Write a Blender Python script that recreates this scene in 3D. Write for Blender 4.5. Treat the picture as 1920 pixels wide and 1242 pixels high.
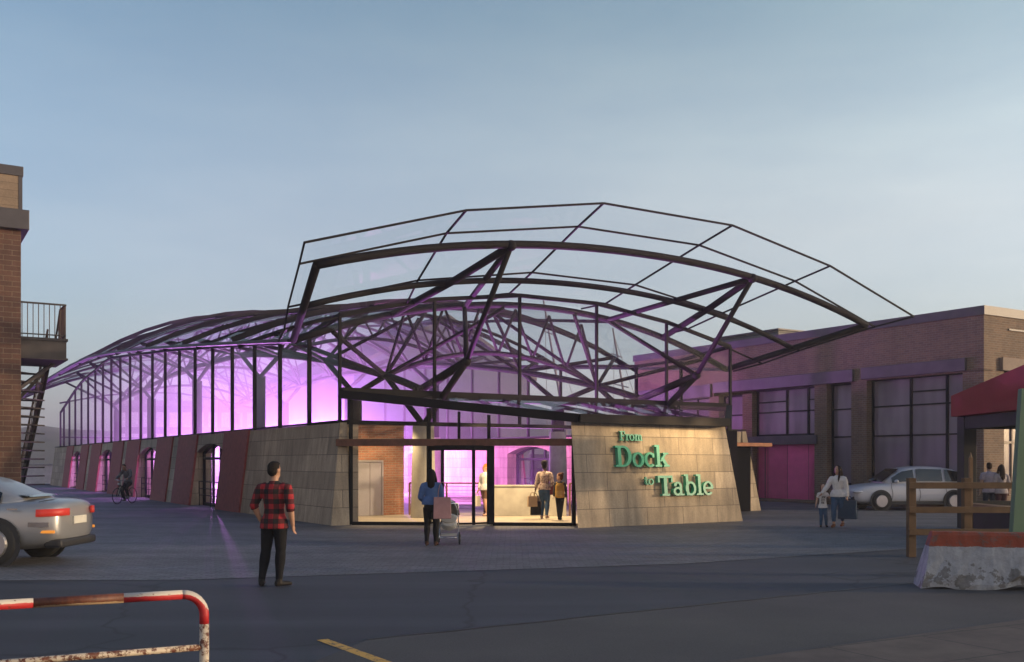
import bpy, bmesh, math, random
from mathutils import Vector, Matrix, Quaternion
R = math.radians
random.seed(7)
for o in list(bpy.data.objects): bpy.data.objects.remove(o)
SC = bpy.context.scene
COL = SC.collection

# ------------------------------------------------------------------ camera
F_PX, CX, HY, CZ = 1867.0, 960.0, 867.0, 1.8          # photo is 1920 x 1242
cam = bpy.data.cameras.new('camera'); camo = bpy.data.objects.new('camera', cam); COL.objects.link(camo)
camo.location = (0, 0, CZ); camo.rotation_euler = (R(90), 0, 0)
cam.sensor_width = 36.0; cam.lens = 36.0 * F_PX / 1920.0
cam.shift_y = (HY - 621.0) / 1920.0
cam.clip_start = 0.1; cam.clip_end = 3000
SC.camera = camo

# ------------------------------------------------------------------ sky and sun
SUN_AZ = R(95)      # clockwise from +Y: the low sun stands far to the right
SUN_EL = R(7.0)
w = bpy.data.worlds.new('World'); SC.world = w; w.use_nodes = True
nt = w.node_tree; nt.nodes.clear()
sky = nt.nodes.new('ShaderNodeTexSky'); sky.sky_type = 'NISHITA'; sky.sun_disc = False
sky.sun_elevation = SUN_EL; sky.sun_rotation = SUN_AZ
sky.altitude = 0; sky.air_density = 1.0; sky.dust_density = 3.6; sky.ozone_density = 3.2
bg = nt.nodes.new('ShaderNodeBackground'); bg.inputs['Strength'].default_value = 0.132
wo = nt.nodes.new('ShaderNodeOutputWorld')
tc = nt.nodes.new('ShaderNodeTexCoord'); sxyz = nt.nodes.new('ShaderNodeSeparateXYZ'); nt.links.new(tc.outputs['Generated'], sxyz.inputs[0])
hr_ = nt.nodes.new('ShaderNodeValToRGB'); nt.links.new(sxyz.outputs[2], hr_.inputs[0]); el = hr_.color_ramp.elements   # pale evening haze low in the sky
el[0].position = 0.0; el[0].color = (1.15, 1.15, 1.55, 1); el[1].position = .62; el[1].color = (0, 0, 0, 1)
for p_, c_ in ((.06, (1.2, 1.1, 1.3, 1)), (.13, (1.28, 1.08, .92, 1)), (.22, (1.32, 1.10, .76, 1)), (.3, (1.14, 1.05, .68, 1)), (.41, (.62, .66, .34, 1))):
    k_ = el.new(p_); k_.color = c_
ar_ = nt.nodes.new('ShaderNodeMapRange'); ar_.inputs[1].default_value = -.55; ar_.inputs[2].default_value = .45; ar_.inputs[3].default_value = .5; ar_.inputs[4].default_value = 1.0
nt.links.new(sxyz.outputs[0], ar_.inputs[0])
mp_ = nt.nodes.new('ShaderNodeMapping'); mp_.inputs['Scale'].default_value = (1.6, 1.6, 7.0); mp_.inputs['Rotation'].default_value = (0, R(8), 0); nt.links.new(tc.outputs['Generated'], mp_.inputs['Vector'])
cn_ = nt.nodes.new('ShaderNodeTexNoise'); cn_.inputs['Scale'].default_value = 1.7; cn_.inputs['Detail'].default_value = 6; cn_.inputs['Roughness'].default_value = .55; nt.links.new(mp_.outputs[0], cn_.inputs['Vector'])
cr_ = nt.nodes.new('ShaderNodeMapRange'); cr_.inputs[1].default_value = .35; cr_.inputs[2].default_value = .75; cr_.inputs[3].default_value = .98; cr_.inputs[4].default_value = 1.36; nt.links.new(cn_.outputs['Fac'], cr_.inputs[0])
cm_ = nt.nodes.new('ShaderNodeMath'); cm_.operation = 'MULTIPLY'; nt.links.new(ar_.outputs[0], cm_.inputs[0]); nt.links.new(cr_.outputs[0], cm_.inputs[1])
ml_ = nt.nodes.new('ShaderNodeVectorMath'); ml_.operation = 'SCALE'; nt.links.new(hr_.outputs[0], ml_.inputs[0]); nt.links.new(cm_.outputs[0], ml_.inputs[3])
ad_ = nt.nodes.new('ShaderNodeVectorMath'); ad_.operation = 'ADD'; nt.links.new(sky.outputs[0], ad_.inputs[0]); nt.links.new(ml_.outputs[0], ad_.inputs[1])
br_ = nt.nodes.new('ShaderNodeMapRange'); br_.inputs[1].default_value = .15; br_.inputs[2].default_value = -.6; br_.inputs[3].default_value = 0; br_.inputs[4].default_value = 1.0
nt.links.new(sxyz.outputs[1], br_.inputs[0])                                              # warm glow added to the sky behind the viewer, to light the facing walls
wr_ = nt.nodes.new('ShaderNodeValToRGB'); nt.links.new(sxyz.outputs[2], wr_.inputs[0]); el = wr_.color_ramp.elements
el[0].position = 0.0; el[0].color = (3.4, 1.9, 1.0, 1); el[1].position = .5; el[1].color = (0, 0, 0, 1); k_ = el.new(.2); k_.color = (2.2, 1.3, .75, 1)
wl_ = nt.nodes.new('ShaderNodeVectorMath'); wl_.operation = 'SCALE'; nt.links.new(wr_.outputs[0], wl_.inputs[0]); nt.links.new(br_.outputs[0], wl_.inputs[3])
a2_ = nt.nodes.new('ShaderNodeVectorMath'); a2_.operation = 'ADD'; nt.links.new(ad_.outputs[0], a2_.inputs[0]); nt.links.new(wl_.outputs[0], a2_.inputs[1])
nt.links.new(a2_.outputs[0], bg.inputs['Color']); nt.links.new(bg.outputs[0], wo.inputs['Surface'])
sl = bpy.data.lights.new('sun', 'SUN'); sl.energy = 1.5; sl.angle = R(1.2); sl.color = (1.0, 0.72, 0.45)
so = bpy.data.objects.new('sun', sl); COL.objects.link(so)
sd = Vector((math.sin(SUN_AZ) * math.cos(SUN_EL), math.cos(SUN_AZ) * math.cos(SUN_EL), math.sin(SUN_EL)))
so.rotation_euler = sd.to_track_quat('Z', 'Y').to_euler(); so.location = (60, -5, 40)

SC.view_settings.view_transform = 'Standard'; SC.view_settings.look = 'None'
SC.view_settings.exposure = 1.08; SC.view_settings.gamma = 1.0
cy = SC.cycles
cy.use_denoising = True
cy.max_bounces = 7; cy.diffuse_bounces = 3; cy.glossy_bounces = 3; cy.transmission_bounces = 4
cy.transparent_max_bounces = 28; cy.volume_bounces = 0
cy.sample_clamp_indirect = 4.0; cy.sample_clamp_direct = 0.0
cy.caustics_reflective = False; cy.caustics_refractive = False

# ------------------------------------------------------------------ frame of the market hall: s = across, t = along, z = up
HALL_ANG = math.atan2(1160, 1867)
U = Vector((math.cos(HALL_ANG), math.sin(HALL_ANG), 0)); V = Vector((-math.sin(HALL_ANG), math.cos(HALL_ANG), 0))
P0 = Vector((-4.93, 28.5, 0))
def hl(s, t, z=0.0): return P0 + U * s + V * t + Vector((0, 0, z))
MID = 7.615

# ------------------------------------------------------------------ lamps of the hall (violet and pink lamps without fixtures low in the hall, warm lobby lights)
def lamp(name, kind, loc, energy, col, size=0.2, **kw):
    l = bpy.data.lights.new(name, kind); l.energy = energy; l.color = col
    if kind == 'POINT': l.shadow_soft_size = size
    if kind == 'SPOT':
        l.shadow_soft_size = size; l.spot_size = kw.get('ang', R(60)); l.spot_blend = kw.get('blend', .6)
    if kind == 'AREA':
        l.shape = 'RECTANGLE'; l.size = size; l.size_y = kw.get('sy', size)
    o = bpy.data.objects.new(name, l); COL.objects.link(o); o.location = loc
    if 'to' in kw:
        o.rotation_euler = (Vector(kw['to']) - Vector(loc)).to_track_quat('-Z', 'Y').to_euler()
    return o
VIO = (0.78, 0.27, 1.0); PNK = (1.0, 0.26, 0.80)
for s_, t_, z_, e_ in ((11.4, 23.0, 2.2, 1900), (10.8, 28.5, 2.2, 3900), (11.6, 30.6, 3.8, 1000), (10.8, 34.5, 2.2, 3900), (11.6, 41.6, 3.8, 1000), (10.0, 42.0, 2.2, 3700), (9.0, 50.0, 2.2, 4800), (4.0, 55.0, 2.0, 1200), (3.4, 26.0, 2.2, 900)):
    lamp('violet_lamp', 'POINT', hl(s_, t_, z_), e_, VIO, .05)
lamp('violet_lamp', 'SPOT', hl(7.1, 1.3, .6), 5200, (.85, .2, 1.0), .1, ang=R(120), blend=.7, to=hl(7.3, .6, 8))
for t_ in (10.5, 20, 30, 42):
    lamp('pink_lamp', 'SPOT', hl(6.2, t_, 2.8), 3500, PNK, .2, ang=R(84), blend=.6, to=hl(15.0, t_ + 2.5, .3))
WARM = (1.0, 0.70, 0.36)
for s_, t_, e_ in ((1.9, 1.3, 200), (4.6, -.9, 330), (6.6, -1.5, 420)):
    lamp('lobby_lamp', 'SPOT', hl(s_, t_, 3.3), e_, WARM, .12, ang=R(125), blend=.5, to=hl(s_ + .15, t_ + .5, 0))
lamp('pier_lamp', 'SPOT', hl(16.4, -2.9, 2.3), 22, WARM, .08, ang=R(60), blend=.9, to=hl(16.5, -.3, 1.3))

# ------------------------------------------------------------------ helpers
def set_tag(o, label=None, cat=None, group=None, kind=None):
    if label: o['label'] = label
    if cat: o['category'] = cat
    if group: o['group'] = group
    if kind: o['kind'] = kind
    return o
def thing(name, label, cat, loc=(0, 0, 0), rz=0.0, group=None):
    o = bpy.data.objects.new(name, None); COL.objects.link(o)
    o.location = loc; o.rotation_euler = (0, 0, rz); o.empty_display_size = .2
    return set_tag(o, label, cat, group)

class MB:
    def __init__(s): s.v = []; s.f = []
    def add(s, vs, fs):
        b = len(s.v); s.v += [tuple(p) for p in vs]; s.f += [[i + b for i in f] for f in fs]; return s
    def box(s, x0, y0, z0, x1, y1, z1):
        vs = [(x0,y0,z0),(x1,y0,z0),(x1,y1,z0),(x0,y1,z0),(x0,y0,z1),(x1,y0,z1),(x1,y1,z1),(x0,y1,z1)]
        return s.add(vs, [(3,2,1,0),(4,5,6,7),(0,1,5,4),(1,2,6,5),(2,3,7,6),(3,0,4,7)])
    def beam(s, p, q, w, h, up=(0, 0, 1)):
        p, q = Vector(p), Vector(q); d = (q - p).normalized(); up = Vector(up)
        x = d.cross(up)
        if x.length < 1e-4: x = d.cross(Vector((0, 1, 0)))
        x.normalize(); y = x.cross(d).normalized()
        vs = [c + x * a * w / 2 + y * b * h / 2 for c in (p, q) for a, b in ((-1,-1),(1,-1),(1,1),(-1,1))]
        return s.add(vs, [(3,2,1,0),(4,5,6,7),(0,1,5,4),(1,2,6,5),(2,3,7,6),(3,0,4,7)])
    def tube(s, pts, r, n=10, closed=False, cap=True):
        pts = [Vector(p) for p in pts]; m = len(pts); rs = r if isinstance(r, (list, tuple)) else [r] * m
        vs = []; fs = []; ref = None
        for i, p in enumerate(pts):
            if closed: d = (pts[(i+1) % m] - pts[i-1]).normalized()
            else:
                a = pts[max(i-1, 0)]; b = pts[min(i+1, m-1)]; d = (b - a).normalized()
            if ref is None:
                ref = d.orthogonal().normalized()
            ref = (ref - d * ref.dot(d))
            if ref.length < 1e-5: ref = d.orthogonal()
            ref.normalize(); y = d.cross(ref)
            for k in range(n):
                an = 2 * math.pi * k / n
                vs.append(p + (ref * math.cos(an) + y * math.sin(an)) * rs[i])
        for i in range(m if closed else m - 1):
            j = (i + 1) % m
            for k in range(n):
                l = (k + 1) % n; fs.append((i*n+k, i*n+l, j*n+l, j*n+k))
        if cap and not closed:
            fs.append(tuple(range(n-1, -1, -1))); fs.append(tuple((m-1)*n + k for k in range(n)))
        return s.add(vs, fs)
    def prism(s, poly, off):
        n = len(poly); off = Vector(off); a = [Vector(p) for p in poly]; b = [p + off for p in a]
        return s.add(a + b, [tuple(range(n)), tuple(range(2*n-1, n-1, -1))] + [((i+1) % n, i, i+n, (i+1) % n + n) for i in range(n)])
    def lathe(s, prof, n=20, c=(0, 0, 0), axis='z'):
        vs = []; fs = []; m = len(prof)
        for (r, z) in prof:
            for k in range(n):
                an = 2*math.pi*k/n; x, y = r*math.cos(an), r*math.sin(an)
                vs.append((c[0]+x, c[1]+y, c[2]+z) if axis == 'z' else ((c[0]+x, c[1]+z, c[2]+y) if axis == 'y' else (c[0]+z, c[1]+x, c[2]+y)))
        for i in range(m-1):
            for k in range(n):
                l = (k+1) % n; fs.append((i*n+k, i*n+l, (i+1)*n+l, (i+1)*n+k))
        fs.append(tuple(range(n-1, -1, -1))); fs.append(tuple((m-1)*n+k for k in range(n)))
        return s.add(vs, fs)
    def ell(s, c, r, nu=14, nv=9):
        vs = [(c[0], c[1], c[2]-r[2])]; fs = []
        for i in range(1, nv):
            th = -math.pi/2 + math.pi*i/nv
            for k in range(nu):
                an = 2*math.pi*k/nu
                vs.append((c[0]+r[0]*math.cos(th)*math.cos(an), c[1]+r[1]*math.cos(th)*math.sin(an), c[2]+r[2]*math.sin(th)))
        vs.append((c[0], c[1], c[2]+r[2])); top = len(vs)-1
        for k in range(nu):
            l = (k+1) % nu
            fs.append((0, 1+l, 1+k)); fs.append((top, 1+(nv-2)*nu+k, 1+(nv-2)*nu+l))
            for i in range(nv-2): fs.append((1+i*nu+k, 1+i*nu+l, 1+(i+1)*nu+l, 1+(i+1)*nu+k))
        return s.add(vs, fs)
    def build(s, name, mat=None, parent=None, smooth=False, bevel=0, sub=0, loc=None, fix=True):
        me = bpy.data.meshes.new(name); me.from_pydata(s.v, [], s.f); me.update()
        if fix:
            bm = bmesh.new(); bm.from_mesh(me); bmesh.ops.recalc_face_normals(bm, faces=bm.faces); bm.to_mesh(me); bm.free()
        if smooth:
            for p in me.polygons: p.use_smooth = True
        o = bpy.data.objects.new(name, me); COL.objects.link(o)
        if mat: me.materials.append(mat)
        if parent: o.parent = parent
        if loc: o.location = loc
        if bevel:
            b = o.modifiers.new('bevel', 'BEVEL'); b.width = bevel; b.segments = 2; b.limit_method = 'ANGLE'; b.angle_limit = R(40)
        if sub:
            b = o.modifiers.new('sub', 'SUBSURF'); b.levels = sub; b.render_levels = sub
        return o
def smooth_by_angle(o, ang=40):
    me = o.data
    bm = bmesh.new(); bm.from_mesh(me)
    for e in bm.edges:
        e.smooth = not (len(e.link_faces) == 2 and e.calc_face_angle(0) > R(ang))
    for f in bm.faces: f.smooth = True
    bm.to_mesh(me); bm.free()

# ------------------------------------------------------------------ materials
def _mat(name):
    m = bpy.data.materials.new(name); m.use_nodes = True
    nt = m.node_tree; b = nt.nodes['Principled BSDF']
    return m, nt, b
def nd(nt, t, **kw):
    n = nt.nodes.new(t)
    for k, v in kw.items(): setattr(n, k, v)
    return n
def mixc(nt, fac, a, b, mode='MIX'):
    n = nd(nt, 'ShaderNodeMix', data_type='RGBA', blend_type=mode)
    for sock, val in ((n.inputs[0], fac), (n.inputs[6], a), (n.inputs[7], b)):
        if hasattr(val, 'is_output'): nt.links.new(val, sock)
        elif isinstance(val, (int, float)): sock.default_value = val
        else: sock.default_value = (*val[:3], 1)
    return n.outputs[2]
def ramp(nt, src, p0, p1, c0=(0, 0, 0), c1=(1, 1, 1)):
    n = nd(nt, 'ShaderNodeValToRGB'); e = n.color_ramp.elements
    e[0].position = p0; e[1].position = p1; e[0].color = (*c0, 1); e[1].color = (*c1, 1)
    nt.links.new(src, n.inputs[0]); return n.outputs[0]
def noise(nt, vec, scale, detail=4, rough=.55):
    n = nd(nt, 'ShaderNodeTexNoise'); n.inputs['Scale'].default_value = scale; n.inputs['Detail'].default_value = detail
    n.inputs['Roughness'].default_value = rough
    if vec is not None: nt.links.new(vec, n.inputs['Vector'])
    return n.outputs['Fac']
def objco(nt): return nd(nt, 'ShaderNodeTexCoord').outputs['Object']
def scaled(nt, vec, s, rot=(0, 0, 0)):
    n = nd(nt, 'ShaderNodeMapping'); n.inputs['Scale'].default_value = s; n.inputs['Rotation'].default_value = rot
    nt.links.new(vec, n.inputs['Vector']); return n.outputs[0]
def bump(nt, b, h, strength, dist=.02):
    n = nd(nt, 'ShaderNodeBump'); n.inputs['Strength'].default_value = strength; n.inputs['Distance'].default_value = dist
    nt.links.new(h, n.inputs['Height']); nt.links.new(n.outputs[0], b.inputs['Normal'])
def plain(name, col, rough=.6, metal=0.0, var=.12, ns=3.0, bmp=0.0, bs=60.0, spec=.5, coat=0.0):
    m, nt, b = _mat(name); co = objco(nt)
    n = noise(nt, co, ns, 5)
    c0 = [c*(1-var) for c in col]; c1 = [min(1, c*(1+var)) for c in col]
    nt.links.new(ramp(nt, n, .3, .7, c0, c1), b.inputs['Base Color'])
    b.inputs['Roughness'].default_value = rough; b.inputs['Metallic'].default_value = metal
    b.inputs['Specular IOR Level'].default_value = spec
    if coat: b.inputs['Coat Weight'].default_value = coat; b.inputs['Coat Roughness'].default_value = .08
    if bmp: bump(nt, b, noise(nt, co, bs, 4), bmp, .01)
    return m
def wallco(nt):
    co = objco(nt); sp = nd(nt, 'ShaderNodeSeparateXYZ'); nt.links.new(co, sp.inputs[0])
    g = nd(nt, 'ShaderNodeNewGeometry'); vt = nd(nt, 'ShaderNodeVectorTransform', vector_type='NORMAL', convert_from='WORLD', convert_to='OBJECT')
    nt.links.new(g.outputs['Normal'], vt.inputs[0]); sn = nd(nt, 'ShaderNodeSeparateXYZ'); nt.links.new(vt.outputs[0], sn.inputs[0])
    ax = nd(nt, 'ShaderNodeMath', operation='ABSOLUTE'); nt.links.new(sn.outputs[0], ax.inputs[0])
    ay = nd(nt, 'ShaderNodeMath', operation='ABSOLUTE'); nt.links.new(sn.outputs[1], ay.inputs[0])
    gt = nd(nt, 'ShaderNodeMath', operation='GREATER_THAN'); nt.links.new(ax.outputs[0], gt.inputs[0]); nt.links.new(ay.outputs[0], gt.inputs[1])
    mx = nd(nt, 'ShaderNodeMix', data_type='FLOAT'); nt.links.new(gt.outputs[0], mx.inputs[0])
    nt.links.new(sp.outputs[0], mx.inputs[2]); nt.links.new(sp.outputs[1], mx.inputs[3])
    cb = nd(nt, 'ShaderNodeCombineXYZ'); nt.links.new(mx.outputs[0], cb.inputs[0]); nt.links.new(sp.outputs[2], cb.inputs[1])
    return cb.outputs[0], co
def masonry(name, c1, c2, mortar, bw, rh, ms, rough=.85, stain=.35, bmp=.5, grain=30, darkc=None, smear=(3.0, .35, 1)):
    m, nt, b = _mat(name); uv, co = wallco(nt)
    t = nd(nt, 'ShaderNodeTexBrick'); t.offset = .5; t.squash = 1
    t.inputs['Scale'].default_value = 1; t.inputs['Brick Width'].default_value = bw; t.inputs['Row Height'].default_value = rh
    t.inputs['Mortar Size'].default_value = ms; t.inputs['Mortar Smooth'].default_value = .2; t.inputs['Bias'].default_value = 0
    t.inputs['Color1'].default_value = (*c1, 1); t.inputs['Color2'].default_value = (*c2, 1); t.inputs['Mortar'].default_value = (*mortar, 1)
    nt.links.new(uv, t.inputs['Vector'])
    st = noise(nt, scaled(nt, uv, smear), 1.3, 6, .65)
    col = mixc(nt, ramp(nt, st, .35, .75, (0, 0, 0), (stain,)*3), t.outputs['Color'], darkc or tuple(c*.3 for c in c1))
    gr = noise(nt, co, grain, 4, .7)
    col = mixc(nt, 1.0, col, ramp(nt, gr, .25, .75, (.78,)*3, (1.15,)*3), 'MULTIPLY')
    big = noise(nt, co, .55, 3)
    col = mixc(nt, 1.0, col, ramp(nt, big, .3, .7, (.82,)*3, (1.1,)*3), 'MULTIPLY')
    nt.links.new(col, b.inputs['Base Color']); b.inputs['Roughness'].default_value = rough
    h = mixc(nt, .35, t.outputs['Fac'], gr); inv = nd(nt, 'ShaderNodeInvert'); nt.links.new(h, inv.inputs['Color'])
    bump(nt, b, inv.outputs[0], bmp, .012)
    return m
def glass(name, tint=(.93, .95, .96), refl=1.0, rough=.02, base=.04):
    m = bpy.data.materials.new(name); m.use_nodes = True; nt = m.node_tree; nt.nodes.clear()
    out = nd(nt, 'ShaderNodeOutputMaterial'); tr = nd(nt, 'ShaderNodeBsdfTransparent'); gl = nd(nt, 'ShaderNodeBsdfGlossy')
    tr.inputs[0].default_value = (*tint, 1); gl.inputs['Roughness'].default_value = rough; gl.inputs[0].default_value = (refl,)*3 + (1,)
    lw = nd(nt, 'ShaderNodeLayerWeight'); lw.inputs['Blend'].default_value = .5
    pw = nd(nt, 'ShaderNodeMath', operation='POWER'); nt.links.new(lw.outputs['Facing'], pw.inputs[0]); pw.inputs[1].default_value = 5.0
    ma = nd(nt, 'ShaderNodeMath', operation='MULTIPLY_ADD'); nt.links.new(pw.outputs[0], ma.inputs[0]); ma.inputs[1].default_value = .4; ma.inputs[2].default_value = base
    mx = nd(nt, 'ShaderNodeMixShader'); nt.links.new(ma.outputs[0], mx.inputs[0]); nt.links.new(tr.outputs[0], mx.inputs[1]); nt.links.new(gl.outputs[0], mx.inputs[2])
    nt.links.new(mx.outputs[0], out.inputs[0]); return m
def emis(name, col, st):
    m, nt, b = _mat(name); b.inputs['Base Color'].default_value = (*[c*.5 for c in col], 1)
    b.inputs['Emission Color'].default_value = (*col, 1); b.inputs['Emission Strength'].default_value = st; return m

STEEL = plain('painted_steel', (.013, .0115, .0125), .78, 0, .2, 2.0, .05, 50, .15)
STEELB = plain('dark_frame', (.009, .0085, .0098), .7, 0, .15, 3, 0, 60, .15)
STONE = masonry('stone_block', (.52, .425, .305), (.36, .295, .21), (.13, .105, .08), 1.35, .505, .009, .9, .68, .5, 26, (.11, .09, .07), (2.6, .5, 1))
BRICK = masonry('red_brick', (.33, .135, .075), (.23, .095, .055), (.27, .21, .15), .24, .078, .011, .9, .3, .6, 22)
BRICKB = masonry('brown_brick', (.205, .128, .082), (.135, .09, .062), (.21, .18, .14), .25, .085, .011, .9, .35, .6, 20)
BRICKL = masonry('large_brick', (.135, .068, .047), (.09, .046, .035), (.18, .135, .095), .46, .15, .012, .9, .45, .7, 14)
BOARD = masonry('weathered_board', (.27, .2, .14), (.22, .165, .115), (.1, .08, .06), 3.0, .22, .006, .85, .5, .4, 20, None, (.4, 3.0, 1))
CLAD = plain('rust_cladding', (.25, .055, .05), .75, 0, .22, 6, .25, 90)
CONC = plain('concrete', (.36, .34, .29), .8, 0, .2, 2.2, .25, 30)
CONCF = plain('lobby_floor', (.42, .37, .28), .5, 0, .1, 1.2)
HALLF = plain('hall_floor', (.30, .27, .27), .55, 0, .12, .8)
RUSTB = plain('rust_beam', (.12, .05, .03), .65, .2, .3, 5, .2, 60)
COPING = plain('coping_metal', (.055, .05, .055), .5, .2, .15)
LINTEL = plain('lintel_steel', (.075, .065, .07), .6, .1, .2, 2)
GLASS = glass('clear_glass', (.96, .965, .975), 1.0, .02, .004)
GLASSR = glass('roof_glass', (.84, .89, .93), .55, .03, .06)
def gpx(x, y):
    Y = CZ * F_PX / (y - HY); return ((x - CX) / F_PX * Y, Y)
# ================================================================== setting
def sheet(name, pts, z, mat):
    o = MB().add([(x, y, z) for x, y in pts], [tuple(range(len(pts)))]).build(name, mat, fix=False)
    if o.data.polygons[0].normal.z < 0: o.data.flip_normals()
    o['kind'] = 'structure'; return o
def asphalt():
    m, nt, b = _mat('asphalt'); co = objco(nt)
    n1 = noise(nt, co, .25, 5); n2 = noise(nt, co, 45, 3, .7); n3 = noise(nt, scaled(nt, co, (.12, 1.2, 1)), .7, 5)
    c = ramp(nt, n1, .3, .7, (.033, .036, .045), (.05, .052, .06))
    c = mixc(nt, 1, c, ramp(nt, n3, .35, .7, (.72,)*3, (1.3,)*3), 'MULTIPLY')
    c = mixc(nt, 1, c, ramp(nt, n2, .3, .7, (.75,)*3, (1.25,)*3), 'MULTIPLY')
    vo = nd(nt, 'ShaderNodeTexVoronoi', feature='DISTANCE_TO_EDGE'); vo.inputs['Scale'].default_value = .16
    wv = nd(nt, 'ShaderNodeVectorMath', operation='ADD'); nt.links.new(co, wv.inputs[0])
    nz = nd(nt, 'ShaderNodeTexNoise'); nz.inputs['Scale'].default_value = .9; nt.links.new(co, nz.inputs['Vector'])
    nt.links.new(nz.outputs['Color'], wv.inputs[1]); nt.links.new(wv.outputs[0], vo.inputs['Vector'])
    c = mixc(nt, ramp(nt, vo.outputs['Distance'], .0, .008, (.8,)*3, (0,)*3), c, (.015, .015, .016))
    nt.links.new(c, b.inputs['Base Color']); b.inputs['Roughness'].default_value = .72
    bump(nt, b, n2, .35, .01); return m
def cobbles():
    m, nt, b = _mat('cobbles'); co = objco(nt)
    t = nd(nt, 'ShaderNodeTexBrick'); t.inputs['Scale'].default_value = 1; t.inputs['Brick Width'].default_value = .24; t.inputs['Row Height'].default_value = .13
    t.inputs['Mortar Size'].default_value = .012; t.inputs['Mortar Smooth'].default_value = .6
    t.inputs['Color1'].default_value = (.152, .15, .155, 1); t.inputs['Color2'].default_value = (.10, .099, .104, 1); t.inputs['Mortar'].default_value = (.055, .053, .058, 1)
    ds = nd(nt, 'ShaderNodeVectorMath', operation='ADD'); nz = nd(nt, 'ShaderNodeTexNoise'); nz.inputs['Scale'].default_value = 2.5
    nt.links.new(co, nz.inputs['Vector']); sc_ = nd(nt, 'ShaderNodeVectorMath', operation='SCALE'); sc_.inputs[3].default_value = .08
    nt.links.new(nz.outputs['Color'], sc_.inputs[0]); nt.links.new(co, ds.inputs[0]); nt.links.new(sc_.outputs[0], ds.inputs[1]); nt.links.new(ds.outputs[0], t.inputs['Vector'])
    n1 = noise(nt, scaled(nt, co, (.18, .8, 1)), .8, 6, .6); n2 = noise(nt, co, 14, 4, .7)
    c = mixc(nt, 1, t.outputs['Color'], ramp(nt, n1, .3, .72, (.62,)*3, (1.4,)*3), 'MULTIPLY')
    c = mixc(nt, 1, c, ramp(nt, n2, .3, .7, (.72,)*3, (1.3,)*3), 'MULTIPLY')
    nt.links.new(c, b.inputs['Base Color']); b.inputs['Roughness'].default_value = .6
    inv = nd(nt, 'ShaderNodeInvert'); nt.links.new(mixc(nt, .4, t.outputs['Fac'], n2), inv.inputs['Color'])
    bump(nt, b, inv.outputs[0], .6, .02); return m
ASPH = asphalt(); COB = cobbles()
sheet('ground', [(-500, -60), (500, -60), (500, 700), (-500, 700)], 0.0, ASPH)
sheet('cobbled_street', [(-60, 13.6), (-5, 15.2), (3, 17.6), (11, 22.2), (40, 27), (60, 60), (-20, 120), (-90, 120)], .006, COB)
def patch():
    m, nt, b = _mat('worn_asphalt'); co = objco(nt)
    n1 = noise(nt, co, .5, 6); n2 = noise(nt, co, 50, 3, .7)
    c = ramp(nt, n1, .3, .7, (.048, .045, .045), (.075, .07, .066)); c = mixc(nt, 1, c, ramp(nt, n2, .3, .7, (.72,)*3, (1.3,)*3), 'MULTIPLY')
    nt.links.new(c, b.inputs['Base Color']); b.inputs['Roughness'].default_value = .8; bump(nt, b, n2, .4, .01); return m
sheet('road_patch', [gpx(690, 1200), gpx(1180, 1148), gpx(1728, 1092), (9.5, 14.2), (9.5, 4), (-1.6, 4), (-1.9, 8.6)], .003, patch())
TARM = plain('tar_seam', (.018, .018, .02), .5)
def seam(pts, w):
    mb = MB()
    for (x0, y0), (x1, y1) in zip(pts, pts[1:]):
        d = Vector((x1-x0, y1-y0)).normalized(); n = Vector((-d.y, d.x))*w/2
        mb.add([(x0+n.x, y0+n.y, .009), (x1+n.x, y1+n.y, .009), (x1-n.x, y1-n.y, .009), (x0-n.x, y0-n.y, .009)], [(0, 1, 2, 3)])
    o = mb.build('tar_seam', TARM); o['kind'] = 'structure'
rng = random.Random(9)
def wob(p, q, n, a): return [(p[0]+(q[0]-p[0])*i/n + rng.uniform(-a, a)*(0 < i < n), p[1]+(q[1]-p[1])*i/n + rng.uniform(-a, a)*(0 < i < n)) for i in range(n+1)]
seam(wob(gpx(690, 1200), gpx(1728, 1092), 30, .02), .045)
PAV = masonry('paving_slab', (.13, .095, .075), (.105, .08, .065), (.05, .04, .035), 1.4, 1.1, .012, .85, .2, .3, 18)
def slabs():
    m, nt, b = _mat('paving_slabs'); co = objco(nt)
    t = nd(nt, 'ShaderNodeTexBrick'); t.inputs['Scale'].default_value = 1; t.inputs['Brick Width'].default_value = 1.3; t.inputs['Row Height'].default_value = 1.0
    t.inputs['Mortar Size'].default_value = .01
    t.inputs['Color1'].default_value = (.105, .08, .066, 1); t.inputs['Color2'].default_value = (.088, .068, .058, 1); t.inputs['Mortar'].default_value = (.03, .025, .022, 1)
    nt.links.new(scaled(nt, co, (1, 1, 1), (0, 0, R(-28))), t.inputs['Vector'])
    c = mixc(nt, 1, t.outputs['Color'], ramp(nt, noise(nt, co, 2.2, 6, .65), .3, .7, (.7,)*3, (1.25,)*3), 'MULTIPLY')
    nt.links.new(c, b.inputs['Base Color']); b.inputs['Roughness'].default_value = .8
    bump(nt, b, noise(nt, co, 40, 4), .3, .01); return m
pv = MB().prism([(1.95, 8.9, 0.0), (5.8, 11.25, 0.0), (16, 17.2, 0.0), (16, 2, 0.0), (-2.2, 6.4, 0.0)], (0, 0, .03)).build('pavement', slabs()); pv['kind'] = 'structure'
def yellowpaint():
    m, nt, b = _mat('yellow_paint'); co = objco(nt)
    n = noise(nt, co, 11, 7, .75); c = mixc(nt, ramp(nt, n, .5, .62), (.62, .34, .05), (.06, .055, .05))
    nt.links.new(c, b.inputs['Base Color']); b.inputs['Roughness'].default_value = .6; return m
a, b_ = Vector(gpx(604, 1200)), Vector(gpx(752, 1254)); dv = (b_ - a).normalized(); nv_ = Vector((-dv.y, dv.x)) * .06
sheet('yellow_line', [a + nv_, b_ + nv_, b_ - nv_, a - nv_], .004, yellowpaint())
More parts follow.
